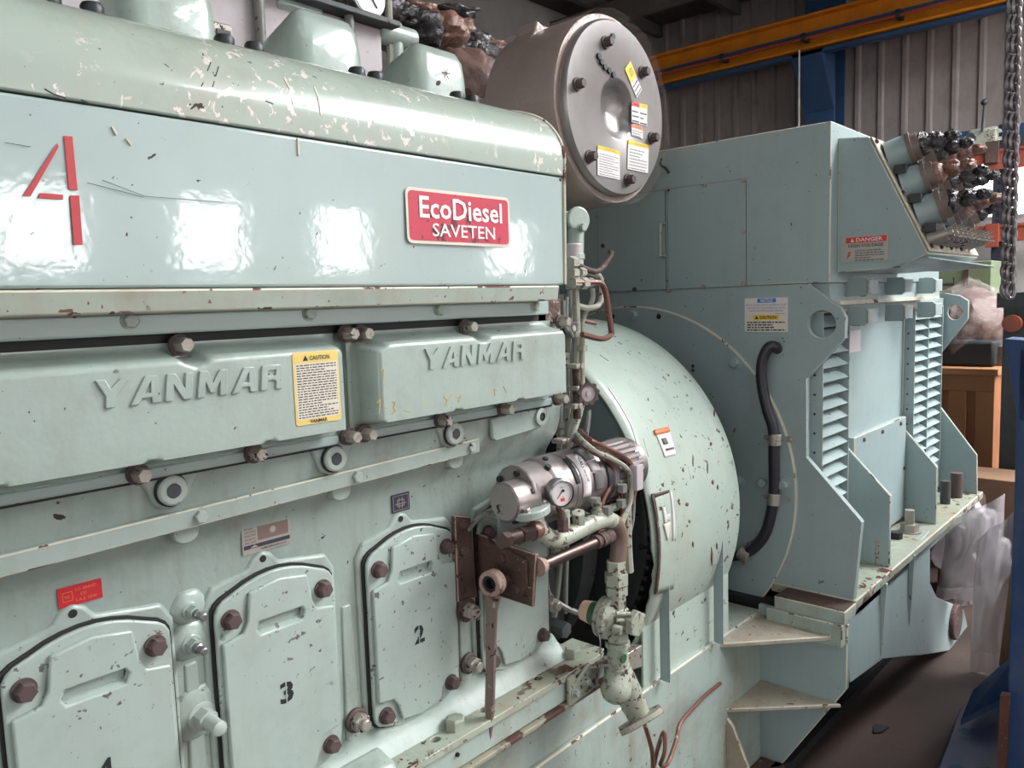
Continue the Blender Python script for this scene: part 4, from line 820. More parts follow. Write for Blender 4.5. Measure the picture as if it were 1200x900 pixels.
for a, b, r, l in ((674, 331, .012, .022), (684, 332, .013, .02), (692, 331, .010, .014), (672, 320, .012, .018), (682, 319, .010, .016), (671, 308, .014, .02)):
    c = PY(a, b, 1.035); make('union_nut', MB().cyl(c-V(l/2, 0, 0), c+V(l/2, 0, 0), r, n=6), 'pipe', t, smooth=25)
for a, b, y_, r in ((661, 416, 1.08, .013), (661, 425, 1.08, .011), (655, 498, 1.09, .013), (655, 506, 1.09, .012), (683, 408, 1.04, .011), (674, 392, 1.05, .010)):
    c = PY(a, b, y_); make('compression_nut', MB().cyl(c-V(0, 0, .006), c+V(0, 0, .006), r, n=6), 'pipe', t, smooth=25)
for a, b in ((678, 429), (679, 455), (676, 476), (662, 517)):
    c = PY(a, b, 1.035); m = MB(); m.box(c.x-.014, c.x+.014, 1.03, 1.06, c.z-.005, c.z+.005); m.cyl(c+V(.004, -.008, 0), c+V(.004, 0, 0), .006, n=8); make('pipe_clip', m, 'boltgrey', t, bevel=.001)
m = MB(); a = PY(667, 385, 1.06); m.box(a.x-.022, a.x+.018, 1.05, 1.085, a.z-.014, a.z+.014); make('clip_block', m, 'darksteel', t, bevel=.002); boltmesh('hex_bolt', V(a.x-.002, 1.05, a.z), (0, -1, 0), .008, .006, 'boltgrey', t)
m = MB(); a = PY(664, 440, 1.12); m.box(a.x-.03, a.x+.03, 1.12, 1.24, 1.0, 1.51); make('backing_plate', m, 'dark', t)
m = MB(); a = PY(666, 355, 1.0); m.box(1.225, 1.30, 1.03, 1.10, 1.455, 1.505); make('end_bracket', m, 'rust', t, bevel=.003)
# hand wheel
c = PY(688, 461, 1.0); ax = V(-.45, -.89, 0).normalized(); hw = thing('hand_wheel', c, 'small dark scalloped hand wheel on the control pipes', 'hand wheel')
m = MB(); a = V(0, 0, 1); b = ax.cross(a); rim = []
n = 60
for i in range(n): q = 2*math.pi*i/n; r = .0235+.0025*math.cos(q*9); rim.append(c+(a*math.cos(q)+b*math.sin(q))*r)
m.prism(rim, ax*.009, [[c+(a*math.cos(2*math.pi*i/30)+b*math.sin(2*math.pi*i/30))*.017 for i in range(30)]]); make('rim', m, 'boltrust', hw, bevel=.002)
m = MB(); m.lathe(c+ax*.001, ax, [(0, .0175), (.004, .0175), (.0045, .006), (.009, .006)], 24); make('hub_disc', m, 'ducwhite', hw)
m = MB(); m.cyl(c, c-ax*.06, .007, n=12); m.cyl(c-ax*.05-V(0, 0, .06), c-ax*.05+V(0, 0, .06), .009, n=12); make('spindle', m, 'rust', hw)

# ================================================================== flywheel guard
FC = V(0, 1.567, .891); R0 = .547; XA, XB = 1.62, 2.087
gd = thing('flywheel_guard', (1.85, 1.567, .515), 'chipped pale green curved sheet guard over the flywheel', 'guard')
def on_drum(px_, py_, off=0):
    r_ = ray(px_, py_); a = r_.y**2+r_.z**2; e = EYE-V(0, FC.y, FC.z); b = 2*(r_.y*e.y+r_.z*e.z); c_ = e.y**2+e.z**2-(R0+off)**2
    k = (-b-math.sqrt(max(0, b*b-4*a*c_)))/(2*a); return EYE+r_*k
def arc(x, r, a0, a1, n): return [V(x, FC.y+r*math.cos(math.radians(a0+(a1-a0)*i/n)), FC.z+r*math.sin(math.radians(a0+(a1-a0)*i/n))) for i in range(n+1)]
# shell from 55 deg (far side, down) over the top to the near side; near edge cut back low down
A0, A1 = -40, 238
def shell(u, v):
    a = A0+(A1-A0)*v; xa = XA
    if a > 182: xa = XA+.012+.004*math.sin(a*1.3)
    q = math.radians(a); return V(xa+(XB-xa)*u, FC.y+R0*math.cos(q), FC.z+R0*math.sin(q))
m = MB().grid(shell, 10, 120); sh = make('curved_shell', m, 'guard', gd, smooth=60)
so = sh.modifiers.new('solid', 'SOLIDIFY'); so.thickness = .006; so.offset = 0
m = MB().prism([V(XA+.01, FC.y+(R0-.008)*math.cos(math.radians(a)), FC.z+(R0-.008)*math.sin(math.radians(a))) for a in range(30, 157, 6)], (.006, 0, 0)); make('end_sheet', m, 'gen_end', gd)
m = MB(); m.cyl((XB-.03, FC.y, FC.z), (XB-.02, FC.y, FC.z), R0-.01, n=64); make('back_sheet', m, 'dark', gd)
fw = thing('flywheel', (1.8, FC.y, FC.z-.46), 'dark steel flywheel inside the green guard', 'flywheel')
m = MB(); m.cyl((1.72, FC.y, FC.z), (1.86, FC.y, FC.z), .47, n=72); make('disc', m, 'darksteel', fw, bevel=.006)
m = MB()
for i in range(96):
    q = 2*math.pi*i/96; c = V(1.725, FC.y+.474*math.cos(q), FC.z+.474*math.sin(q)); m.box(c.x, c.x+.03, c.y-.006, c.y+.006, c.z-.006, c.z+.006)
make('ring_gear', m, 'darksteel', fw)
# stand strips and gussets of the guard
zt = .708
m = MB(); m.box(1.64, 2.045, YS+.012, YS+.018, .515, zt); make('stand_sheet', m, 'guard', gd)
m = MB(); m.box(2.045, 2.087, YS+.004, YS+.012, .515, .80); make('stand_strip', m, 'guard', gd)
for x in (1.70, 1.99):
    m = MB().prism([(x, 1.05, .517), (x, 1.022, .517), (x, 1.022, .85), (x, 1.0285, .787), (x, 1.0385, .744), (x, 1.05, .712)], (.006, 0, 0)); make('stand_gusset', m, 'gen', gd, bevel=.001, edge='rust')
m = MB().prism([PY(747, 795, YS+.0), PY(751, 804, YS), PY(748, 806, YS), PY(745, 800, YS)], (0, .01, 0)); make('rust_patch', m, 'rust', gd)
# slot cover with arrow on the drum
def patch(pxs, off, mat, name, parent, nu=10, nv=14, **kw):
    """sheet lying on the curved shell between four corners given on the picture"""
    tl, tr, br, bl_ = [on_drum(a, b, off) for a, b in pxs]
    def ang(p): return math.atan2(p.z-FC.z, p.y-FC.y) % (2*math.pi)
    def f(u, v):
        x = (tl.x*(1-u)+tr.x*u)*(1-v)+(bl_.x*(1-u)+br.x*u)*v; a = (ang(tl)*(1-u)+ang(tr)*u)*(1-v)+(ang(bl_)*(1-u)+ang(br)*u)*v
        return V(x, FC.y+(R0+off)*math.cos(a), FC.z+(R0+off)*math.sin(a))
    m = MB().grid(f, nu, nv); o_ = make(name, m, mat, parent, smooth=60, **kw); s_ = o_.modifiers.new('solid', 'SOLIDIFY'); s_.thickness = min(off*.6, .003); s_.offset = 0; return o_
sl = patch([(764, 580), (784, 574), (789, 690), (767, 697)], .009, 'guard', 'slot_cover', gd)
patch([(763, 579), (766, 578), (770, 694), (767, 696)], .0115, 'rust', 'cover_edge', sl, 2, 12)
patch([(766, 579), (784, 574), (784, 577), (767, 583)], .0115, 'rust', 'cover_edge', sl, 6, 2)
patch([(785, 576), (787, 576), (790, 632), (788, 634)], .0115, 'offwhite', 'cover_edge', sl, 2, 8)
patch([(776, 594), (779, 594), (782, 613), (779, 614)], .0125, 'offwhite', 'arrow_shaft', sl, 2, 6)
patch([(777, 614), (785, 612), (782.5, 633), (782, 633)], .0125, 'sticker', 'arrow_head', sl, 3, 6)
patch([(781, 603), (785, 602), (785, 610), (781, 611)], .0125, 'pinknote', 'pink_mark', sl, 3, 3)
s_ = patch([(766, 504), (783, 500), (792, 533), (779, 536)], .004, 'offwhite', 'warning_sticker', gd, label='small worn white and orange warning label')
patch([(766, 504), (783, 500), (785, 506), (768, 510)], .006, 'orange', 'sticker_header', s_, 5, 2)
patch([(775, 514), (780, 513), (783, 520), (778, 521)], .006, 'textgrey', 'pictogram', s_, 3, 3)
patch([(780, 526), (789, 524), (790, 526), (781, 528)], .006, 'textgrey', 'small_print', s_, 3, 1)
m = MB(); c = on_drum(783, 683); m.blob(c, (.012, .008, .008), .5, 3, 2, 2); m.blob(on_drum(788, 717, .002), (.012, .006, .012), .5, 3, 5, 2); make('rust_lug', m, 'rust', gd)
def scratch(pts, mat, nm, w_=.0022, par=gd):
    m = MB(); P = [on_drum(a, b, .0032) for a, b in pts]; m.tube(P, w_, 4, sub=2); make(nm, m, mat, par)
scratch([(713, 455), (725, 473), (740, 500), (746, 520), (752, 534)], 'offwhite', 'paint_scratch'); scratch([(754, 514), (760, 535)], 'offwhite', 'paint_scratch'); scratch([(703, 416), (713, 423)], 'stencil', 'paint_scratch', .001)

for (a, b, w_, h_) in ((833, 520, 4, 4), (835, 565, 4, 6), (841, 571, 3, 6), (805, 591, 6, 5), (834, 652, 3, 22), (812, 638, 3, 7), (853, 612, 3, 5), (790, 719, 9, 7), (837, 484, 3, 9), (808, 611, 3, 4), (829, 548, 2, 14), (812, 540, 2, 14), (786, 605, 2, 4), (840, 640, 2, 8)):
    c_ = w_*.12; patch([(a-c_, b-h_*.5), (a+w_*.35, b-h_*.2), (a+c_, b+h_*.5), (a-w_*.3, b+h_*.15)], .0036, 'chiprust', 'rust_patch', gd, 2, 2)
for pts in ([(806, 546), (810, 562)], [(824, 547), (830, 562)], [(786, 580), (790, 600), (792, 640)]): scratch(pts, 'offwhite', 'paint_scratch', .0012)

# ================================================================== generator
XG = 2.374; Q = 1.567
gen = thing('generator', (3.1, Q, .583), 'large blue-green generator with louvred side beside the engine', 'generator')
# end plate with lifting lug hole
pts = [PX(a, b, XG) for a, b in ((1008, 690), (1010, 612), (945, 536), (945, 444), (990, 396), (991, 372), (985, 360), (972, 352))]
pts[0] = V(XG, .793, .583)
right_ = [(p.y, p.z) for p in pts]+[(.93, 1.528)]
out = [V(XG, y, z) for y, z in right_]+[V(XG, 2*Q-y, z) for y, z in reversed(right_)]
lh = PX(963, 380, XG); hl = [V(XG, lh.y+.042*math.cos(2*math.pi*i/28), lh.z+.042*math.sin(2*math.pi*i/28)) for i in range(28)]
m = MB().prism(out, (.022, 0, 0), [hl]); ep = make('end_plate', m, 'gen_end', gen, bevel=.004, edge=True)
gc = V(XG, .66*XG, 1.5-.264*XG); m = MB(); m.lathe(gc, (-1, 0, 0), [(-.001, .602), (.008, .602), (.0105, .598)], 96, 1); m.lathe(gc+V(-.0101, 0, 0), (-1, 0, 0), [(0, .598), (.001, .598)], 96, 0); disc = make('adapter_disc', m, ['gen_end', 'edge'], gen, smooth=10)
bolts([PX(a, b, XG-.011) for a, b in ((743, 369), (862, 425), (919, 568), (895, 565), (866, 563))], (-1, 0, 0), .016, .016, 'gen_end', disc, .019)
for a, b, mt in ((718, 371, 'black'), (772, 371, 'black'), (812, 429, 'rust'), (812, 434, 'rust')):
    c = PX(a, b, XG-.0115); m = MB().cyl(c, c+V(-.001, 0, 0), .009 if mt == 'black' else .006, n=14); make('bolt_hole', m, mt, disc)
# body, upper box
make('stator_body', MB().box(XG+.023, 3.97, .955, 2.18, .60, 1.46), 'gen', gen, bevel=.003)
m = MB(); m.box(XG, 3.56, .872, 2.262, 1.530, 1.992); ub = make('upper_box', m, 'gen', gen, bevel=.003, edge=True)
make('shoulder_band', MB().box(XG+.023, 3.60, .878, 2.25, 1.462, 1.5295), 'genside', gen, bevel=.003)
# removable covers on the end of the upper box
def endcover(y0, y1, z0, z1):
    c_ = make('cover_plate', MB().box(XG-.004, XG-.0002, y0, y1, z0, z1), 'gen', ub, bevel=.0012, edge='rust'); return c_
c1 = endcover(1.131, 1.412, 1.528, 1.862); c2_ = endcover(1.420, 1.70, 1.528, 1.862)
b_ = bolts([PX(a, b, XG-.004) for a, b in ((826, 217), (872, 211), (871, 272), (871, 332), (825, 336), (784, 341), (784, 222))], (-1, 0, 0), .007, .007, 'boltgrey', c1)
bolts([PX(707, 288, XG-.004), PX(744, 339, XG-.004)], (-1, 0, 0), .008, .007, 'rust', c2_)
a = PX(779, 262, XG-.004); b = PX(779, 300, XG-.004); m = MB().tube([a, a+V(-.03, 0, 0), b+V(-.03, 0, 0), b], .006, 8, sub=1); make('handle', m, 'cream', ub)
m = MB().tube([PX(775, 186, XG-.01), PX(774, 193, XG-.02), PX(780, 197, XG-.02), PX(784, 203, XG-.01)], .004, 6); make('cable_tail', m, 'stencil', ub)
# notice signs
o = PX(873, 369, XG-.001); W_, H_ = .140, .052
m = MB(); panel(m, FX, o, W_, H_, .0014); sg = make('notice_sign', m, 'offwhite', ep, label='white and blue NOTICE sign')
m = MB(); panel(m, FX, o, .060, .013, .0004, .042, .037, n0=.0015); make('sign_header', m, 'blue', sg)
m = MB(); text(m, FX, o, 'NOTICE', .040, .009, .052, .039, .0021, bold=.02); make('header_lettering', m, 'white', sg)
m = MB(); text(m, FX, o, 'BEFORE STARTING, CHECK IF THE BEARING IS FILLED', .130, .0055, .005, .027, .0016); text(m, FX, o, 'WITH OIL UP TO THE SPECIFIED LEVEL OR THE', .122, .0055, .009, .018, .0016); text(m, FX, o, 'FORCED LUBE SYSTEM HAS BEEN ENERGIZED', .112, .0055, .014, .009, .0016); lines(m, FX, o, .03, .004, 1, .1, .002, .0018); make('lettering', m, 'textgrey', sg)
o = PX(873, 389, XG-.001); m = MB(); panel(m, FX, o, W_, H_+.004, .0014); sg = make('caution_sign', m, 'sticker', ep, label='cream and yellow CAUTION sign')
m = MB(); panel(m, FX, o, .082, .015, .0004, .030, .038, n0=.0015); make('sign_header', m, 'yellow', sg)
m = MB(); text(m, FX, o, 'CAUTION', .054, .010, .050, .0405, .0021, bold=.025); m.prism([fr(FX, o, .034, .0405, .0021), fr(FX, o, .046, .0405, .0021), fr(FX, o, .040, .0505, .0021)], V(-.0003, 0, 0)); lines(m, FX, o, .125, .032, 4, .008, .004, .0018, seed=9, fill=.5); make('lettering', m, 'stencil', sg)
# power cable with clamps
cab = MB(); P = [PX(a, b, XG-d) for a, b, d in ((911, 409, .0), (907, 406, .03), (900, 408, .04), (893, 425, .045), (893, 450, .045), (899, 480, .045), (906, 503, .04), (907, 540, .035), (907, 570, .03), (905, 595, .03), (897, 625, .03), (884, 642, .03), (870, 650, .03), (858, 652, .03))]
cab.tube(P, .0165, 14); cb = make('power_cable', cab, 'rubber', None, label='thick black cable clipped down the generator end plate', cat='cable')
for a, b, ax_ in ((908, 515, V(0, 0, 1)), (907, 585, V(0, 0, 1)), (872, 650, V(0, 1, .35))):
    c = PX(a, b, XG-.035); m = MB(); ax_ = ax_.normalized(); m.cyl(c-ax_*.018, c+ax_*.018, .021, n=18); e = V(0, 1, 0) if ax_.z > .9 else V(0, -.35, 1)
    m.prism([c+V(.03, 0, 0)-e*.045-ax_*.01, c+V(.03, 0, 0)+e*.045-ax_*.01, c+V(.03, 0, 0)+e*.045+ax_*.01, c+V(.03, 0, 0)-e*.045+ax_*.01], (-.006, 0, 0))
    cc = make('cable_clamp', m, 'boltgrey', gen, bevel=.002)
    bolts([c+V(.022, 0, 0)-e*.036, c+V(.022, 0, 0)+e*.036], (-1, 0, 0), .008, .006, 'boltgrey', cc)
# terminal box with glands
tp = [PX(a, b, 2.43) for a, b in ((975, 163), (1018, 160), (1088, 297), (1058, 313), (977, 320))]; tp[0].y = .872; tp[-1].y = .872
TE = 3.02
m = MB().prism(tp, (TE-2.43, 0, 0)); tb = make('terminal_box', m, 'gen', gen, bevel=.003, edge=True)
sd = (tp[2]-tp[1]).normalized(); sn = V(0, -abs(sd.z), abs(sd.y)*1.0); sn = V(0, sd.z, -sd.y); sn = sn if sn.y < 0 else -sn
m = MB(); A = tp[1]+sd*.004+sn*.001; B = tp[2]-sd*.004+sn*.001; m.prism([A, B, B+V(TE-2.44, 0, 0), A+V(TE-2.44, 0, 0)], sn*.006); gpl = make('gland_plate', m, 'shelf', tb, bevel=.002)
L_ = (tp[2]-tp[1]).length
bolts([tp[1]+sd*(L_*k_)+V(.018, 0, 0)+sn*.008 for k_ in (.05, .5, .82)]+[tp[2]-sd*.02+V(d, 0, 0)+sn*.008 for d in (.03, .13, .24, .36)], sn, .007, .006, 'rust', gpl)
out_ = (sn*.75+V(.10, 0, -.12)).normalized()
for rI, k_ in enumerate((.17, .42, .67)):
    for cI, xx in enumerate((2.50, 2.66, 2.82)):
        c = V(xx, 0, 0)+V(0, (tp[1]+sd*L_*k_).y, (tp[1]+sd*L_*k_).z)+sn*.006
        m = MB(); m.lathe(c, out_, [(0, .047), (.004, .045), (.055, .045)], 26); gl = make('cable_gland', m, 'gen', gpl)
        m = MB(); m.lathe(c+out_*.055, out_, [(0, .048), (.012, .048), (.012, .040), (.030, .038)], 26); make('gland_collar', m, 'collar', gl)
        m = MB(); d = out_; m.blob(c+d*.085, (.036, .034, .034), .25, 2.2, rI*3+cI, 3); m.blob(c+d*.125+V(.01, 0, 0), (.032, .030, .024), .3, 2.6, rI+cI*2+5, 3); m.blob(c+d*.165+V(.015, 0, -.004), (.026, .022, .016), .3, 2.6, rI+cI*2+9, 3); make('wrapped_cable_end', m, ['blackfilm', 'blackfilm', 'brownfilm'][(rI*2+cI) % 3], gl, smooth=60)
        m = MB(); m.box(c.x-.045, c.x+.045, c.y-.06, c.y-.03, c.z-.055, c.z-.03); make('gland_bracket', m, 'darksteel', gl)
q = tp[1]+sd*L_*.89
for i in range(9):
    c = V(2.47+i*.055, q.y, q.z)+sn*.006; m = MB(); m.lathe(c, out_, [(0, .020), (.05, .020), (.05, .014), (.065, .014)], 14)
    for j in range(7): qa = 2*math.pi*j/7; e = V(1, 0, 0)*math.cos(qa)+out_.cross(V(1, 0, 0)).normalized()*math.sin(qa); m.cyl(c+out_*.055+e*.013, c+out_*.078+e*.019, .0035, .001, n=5)
    make('small_gland', m, 'boltgrey', gpl)
m = MB().prism([tp[2]+V(.0, .0, -.012), tp[3]+V(0, .05, -.006), tp[3]+V(.62, .05, -.006), tp[2]+V(.75, -.02, -.03)], (0, 0, .004)); make('drip_sheet', m, 'genside', tb, bevel=.001)
o = PX(986, 308, 2.4285); o = V(2.4285, o.y, o.z); W_ = o.y-PX(1041, 305, 2.4285).y; H_ = PX(988, 278, 2.4285).z-o.z
m = MB(); panel(m, FX, o, W_, H_, .0012); sg = make('danger_sign', m, 'plate', tb, label='grey sign with red DANGER header')
m = MB(); panel(m, FX, o, W_*.86, H_*.22, .0004, W_*.10, H_*.74, n0=.0013); m.prism([fr(FX, o, W_*.12, H_*.12, .0014), fr(FX, o, W_*.16, H_*.40, .0014), fr(FX, o, W_*.22, H_*.42, .0014), fr(FX, o, W_*.18, H_*.28, .0014), fr(FX, o, W_*.21, H_*.28, .0014)], (-.0004, 0, 0)); make('sign_header', m, 'redtext', sg, label='red header and bolt symbol')
m = MB(); text(m, FX, o, 'DANGER', W_*.56, H_*.15, W_*.32, H_*.775, .0019, bold=.02); m.prism([fr(FX, o, W_*.2, H_*.775, .0019), fr(FX, o, W_*.28, H_*.775, .0019), fr(FX, o, W_*.24, H_*.92, .0019)], (-.0003, 0, 0)); make('header_lettering', m, 'offwhite', sg)
m = MB(); text(m, FX, o, 'HIGH VOLTAGE', W_*.74, H_*.13, W_*.16, H_*.56, .0018, bold=.025); lines(m, FX, o, W_*.62, H_*.46, 5, W_*.30, H_*.04, .0018, seed=5, fill=.45); make('lettering', m, 'textgrey', sg)
# side skin, bracket clamps
SY = .955
make('side_skin', MB().box(XG+.023, 3.96, SY-.006, SY-.0005, .60, 1.46), 'genside', gen, bevel=.002)
def clampc(x, z):
    m = MB(); y0 = .878
    m.prism([(x, y0, z-.030), (x, y0-.055, z-.030), (x, y0-.066, z-.020), (x, y0-.066, z+.020), (x, y0-.055, z+.030), (x, y0, z+.030)], (.008, 0, 0))
    m.box(x, x+.09, y0-.066, y0-.060, z-.022, z+.022); return make('bracket_clamp', m, 'gen', gen, bevel=.002, edge=True)
for (a, b) in ((1003, 332), (1047, 331), (1084, 331)): c = PY(a, b, .85); clampc(c.x, 1.515)
for (a, b) in ((1003, 357), (1047, 357), (1084, 357)): c = PY(a, b, .85); clampc(c.x, 1.425)
m = MB(); m.box(2.45, 3.56, .868, .90, 1.462, 1.474); make('seam_strip', m, 'edge', gen)
# louvred cowls
def louvre(x0, x1, z0, z1, n, div, label):
    yf = .905; t_ = .004
    fr_ = MB(); fr_.box(x0, x0+t_, yf, SY-.004, z0, z1); fr_.box(x1-t_, x1, yf, SY-.004, z0, z1); fr_.box(x0, x1, yf, SY-.004, z1, z1+t_); fr_.box(x0-.012, x0, SY-.012, SY-.006, z0, z1+.01)
    o_ = make('louvre_cowl', fr_, 'gen', gen, bevel=.001, edge=True, label=label)
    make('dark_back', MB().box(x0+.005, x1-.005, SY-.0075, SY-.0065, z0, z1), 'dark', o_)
    h = (z1-z0)/n
    for i in range(n):
        z = z0+h*i; a = MB(); a.prism([(x0+t_, yf+.002, z), (x0+t_, yf+.004, z-.002), (x0+t_, SY-.008, z+h*.62), (x0+t_, SY-.008, z+h*.62+.003)], (x1-x0-2*t_, 0, 0)); make('louvre_blade', a, 'genside', o_)
    if div: a = MB(); a.box((x0+x1)/2-.004, (x0+x1)/2+.004, yf+.003, SY-.01, z0, z1); make('mullion', a, 'gen', o_)
    a = MB(); zz = z0+.03
    while zz < z1-.02: a.cyl((x0-.001, yf+.025, zz), (x0, yf+.025, zz), .004, n=8); zz += .06
    make('rivet', a, 'stencil', o_); return o_
louvre(2.415, 2.645, .80, 1.44, 15, False, 'near louvred opening behind the end plate')
louvre(3.37, 3.78, .76, 1.425, 16, True, 'far louvred opening with a centre bar')
m = MB(); m.box(3.34, 3.80, .945, .949, 1.43, 1.45); make('louvre_head_strip', m, 'edge', gen)
o = PY(993, 414, SY-.0065); e = PY(1008, 390, SY-.0065); m = MB(); m.box(o.x, e.x, SY-.008, SY-.0064, o.z, e.z+.01); make('paper_note', m, 'pinknote', gen, label='pale pink paper note')
# service cover box between gussets
a = PY(991, 513, .93); b = PY(1043, 494, .93); m = MB(); m.box(2.76, 3.345, .925, SY-.006, .60, 1.005); sc_ = make('service_cover', m, 'genside', gen, bevel=.003, edge=True)
bolts([V(x, .925, .985) for x in (2.85, 3.05, 3.27)]+[V(3.325, .925, .80)], (0, -1, 0), .008, .006, 'boltrust', sc_)
o = PY(1012, 556, .924); m = MB(); panel(m, FY, V(o.x, .9245, .76), .075, .05, .0008); s_ = make('warning_sticker', m, 'offwhite', sc_); m = MB(); panel(m, FY, V(o.x, .9245, .76), .075, .02, .0004, 0, .03, n0=.001); make('sticker_header', m, 'orange', s_)
# gusset side plates
def sideplate(x, pts, nm='gusset_plate'):
    return make(nm, MB().prism([V(x, y, z) for y, z in pts], (.014, 0, 0)), 'gen', gen, bevel=.003, edge=True)
sideplate(2.735, [(.95, .583), (.80, .583), (.80, .826), (.952, .985)])
sideplate(3.35, [(.95, .583), (.812, .583), (.812, .813), (.935, .955), (.95, 1.0)])
sideplate(3.96, [(1.05, .583), (.795, .583), (.80, .76), (.95, .965), (1.05, 1.0)])
hl = [V(3.975, .905+.03*math.cos(2*math.pi*i/20), 1.395+.033*math.sin(2*math.pi*i/20)) for i in range(20)]
m = MB().prism([V(3.975, y, z) for y, z in ((1.2, 1.49), (.955, 1.485), (.885, 1.468), (.852, 1.445), (.852, 1.365), (.965, 1.20), (1.2, 1.1))], (.016, 0, 0), [hl]); make('lifting_lug', m, 'gen', gen, bevel=.003, edge=True)
make('far_end_plate', MB().box(3.975, 3.99, .96, 2.18, .583, 1.2), 'gen', gen)

# ================================================================== starter motor, pipes, valve
YM = 1.0
st = thing('air_starter_motor', (1.2, YM, 1.08), 'silver cylindrical air starter motor with black band and round nose', 'motor')
cA = PY(612, 578, YM); cB = PY(726, 548, YM); zc = (cA.z+cB.z)/2; xa = 1.075; xb = PY(733, 548, YM).x
C0 = V(0, YM, zc)
rm = .066
m = MB(); m.lathe(V(1.17, YM, zc), (1, 0, 0), [(-.012, .045), (-.010, rm-.006), (-.004, rm-.001), (0, rm), (.050, rm), (.050, rm+.001), (.062, rm+.001), (.062, rm), (.12, rm), (.12, rm-.002), (.20, rm-.004)], 48); make('barrel', m, 'alu', st, smooth=35)
m = MB(); m.lathe(V(1.325, YM, zc), (1, 0, 0), [(0, rm+.001), (.022, rm+.001)], 48); make('black_band', m, 'rubber', st)
m = MB(); xs = 1.345; n = 64; ring = []
m.lathe(V(xs, YM, zc), (1, 0, 0), [(0, rm-.001), (.02, rm-.002), (.035, rm-.012)], 40)
for i in range(22): q = 2*math.pi*i/22; c = V(xs+.03, YM+(rm-.012)*math.cos(q), zc+(rm-.012)*math.sin(q)); m.cyl(c, c+V(.09, 0, 0), .0085, n=8)
m.lathe(V(xs+.11, YM, zc), (1, 0, 0), [(0, rm-.006), (.03, rm-.006)], 36); make('finned_end', m, 'alu', st, smooth=35)
n0 = PY(590, 589, .965)
m = MB(); m.lathe(n0, (1, 0, 0), [(0, .0335), (.003, .0365), (.045, .038), (.055, .045)], 40); make('nose_cap', m, 'alu', st, smooth=40)
hx = n0.x+.045; m = MB(); ra = []
for i in range(18):
    q = 2*math.pi*i/18; r0 = .050+.012*max(0, math.sin(q)); ra.append(V(hx, n0.y+.012+r0*math.cos(q), n0.z-.002+r0*math.sin(q)))
rb_ = [V(1.162, YM+(rm-.004)*math.cos(2*math.pi*i/18), zc+(rm-.004)*math.sin(2*math.pi*i/18)) for i in range(18)]
m.add(ra+rb_, [(i, (i+1) % 18, (i+1) % 18+18, i+18) for i in range(18)]+[tuple(range(18)), tuple(range(18, 36))]); make('nose_housing', m, 'alu', st, bevel=.003, smooth=30)
for q in (40, 100, 160, 210, 270): c = V(hx, n0.y+.012+.046*math.cos(math.radians(q)), n0.z+.046*math.sin(math.radians(q))); m = MB(); m.cyl(c+V(-.006, 0, 0), c, .006, n=10); make('housing_screw', m, 'stencil', st)
def at_ang(x, q, r=rm): q = math.radians(q); return V(x, YM-r*math.cos(q), zc+r*math.sin(q))
def wrap_patch(x0, x1, q0, q1, mat, nm, off=.0012):
    m = MB().grid(lambda u, v: at_ang(x0+(x1-x0)*u, q0+(q1-q0)*v, rm+off), 2, 12); o_ = make(nm, m, mat, st, smooth=60); s_ = o_.modifiers.new('s', 'SOLIDIFY'); s_.thickness = .0008; s_.offset = 0; return o_
wrap_patch(1.235, 1.262, -15, 70, 'offwhite', 'maker_label', .0015); wrap_patch(1.215, 1.228, 12, 62, 'stencil', 'black_label', .0015)
wrap_patch(1.275, 1.305, -10, 22, 'textgrey', 'perforated_patch', .0015); wrap_patch(1.272, 1.302, 46, 76, 'textgrey', 'perforated_patch', .0015); wrap_patch(1.272, 1.302, 24, 44, 'ducwhite', 'symbol_label', .0015)
m = MB(); fl = (V(0, .0, 1), V(1, 0, 0), V(0, -1, 0)); q = math.radians(30)
fl = (V(0, -math.sin(q), -math.cos(q)), V(1, 0, 0), V(0, -math.cos(q), math.sin(q)))
text(m, fl, at_ang(1.242, 30, rm+.003)-fl[0]*.030, 'GALI group', .055, .011, 0, 0, .0005, bold=.03); make('label_lettering', m, 'stencil', st)
for (x, q_) in ((1.162, 55), (1.15, 20), (1.18, 5), (1.18, 75)): c = at_ang(x, q_, rm-.004); m = MB(); m.cyl(c, c+(c-V(x, YM, zc)).normalized()*.008, .006, n=10); make('socket_screw', m, 'stencil', st)
m = MB(); m.box(1.40, 1.425, YM-.085, YM-.06, zc-.035, zc+.02); make('solenoid_block', m, 'ducwhite', st, bevel=.002)
make('mounting_neck', MB().cyl((1.45, YM+.03, zc), (1.60, YM+.10, zc-.02), .055, n=24), 'darksteel', st)
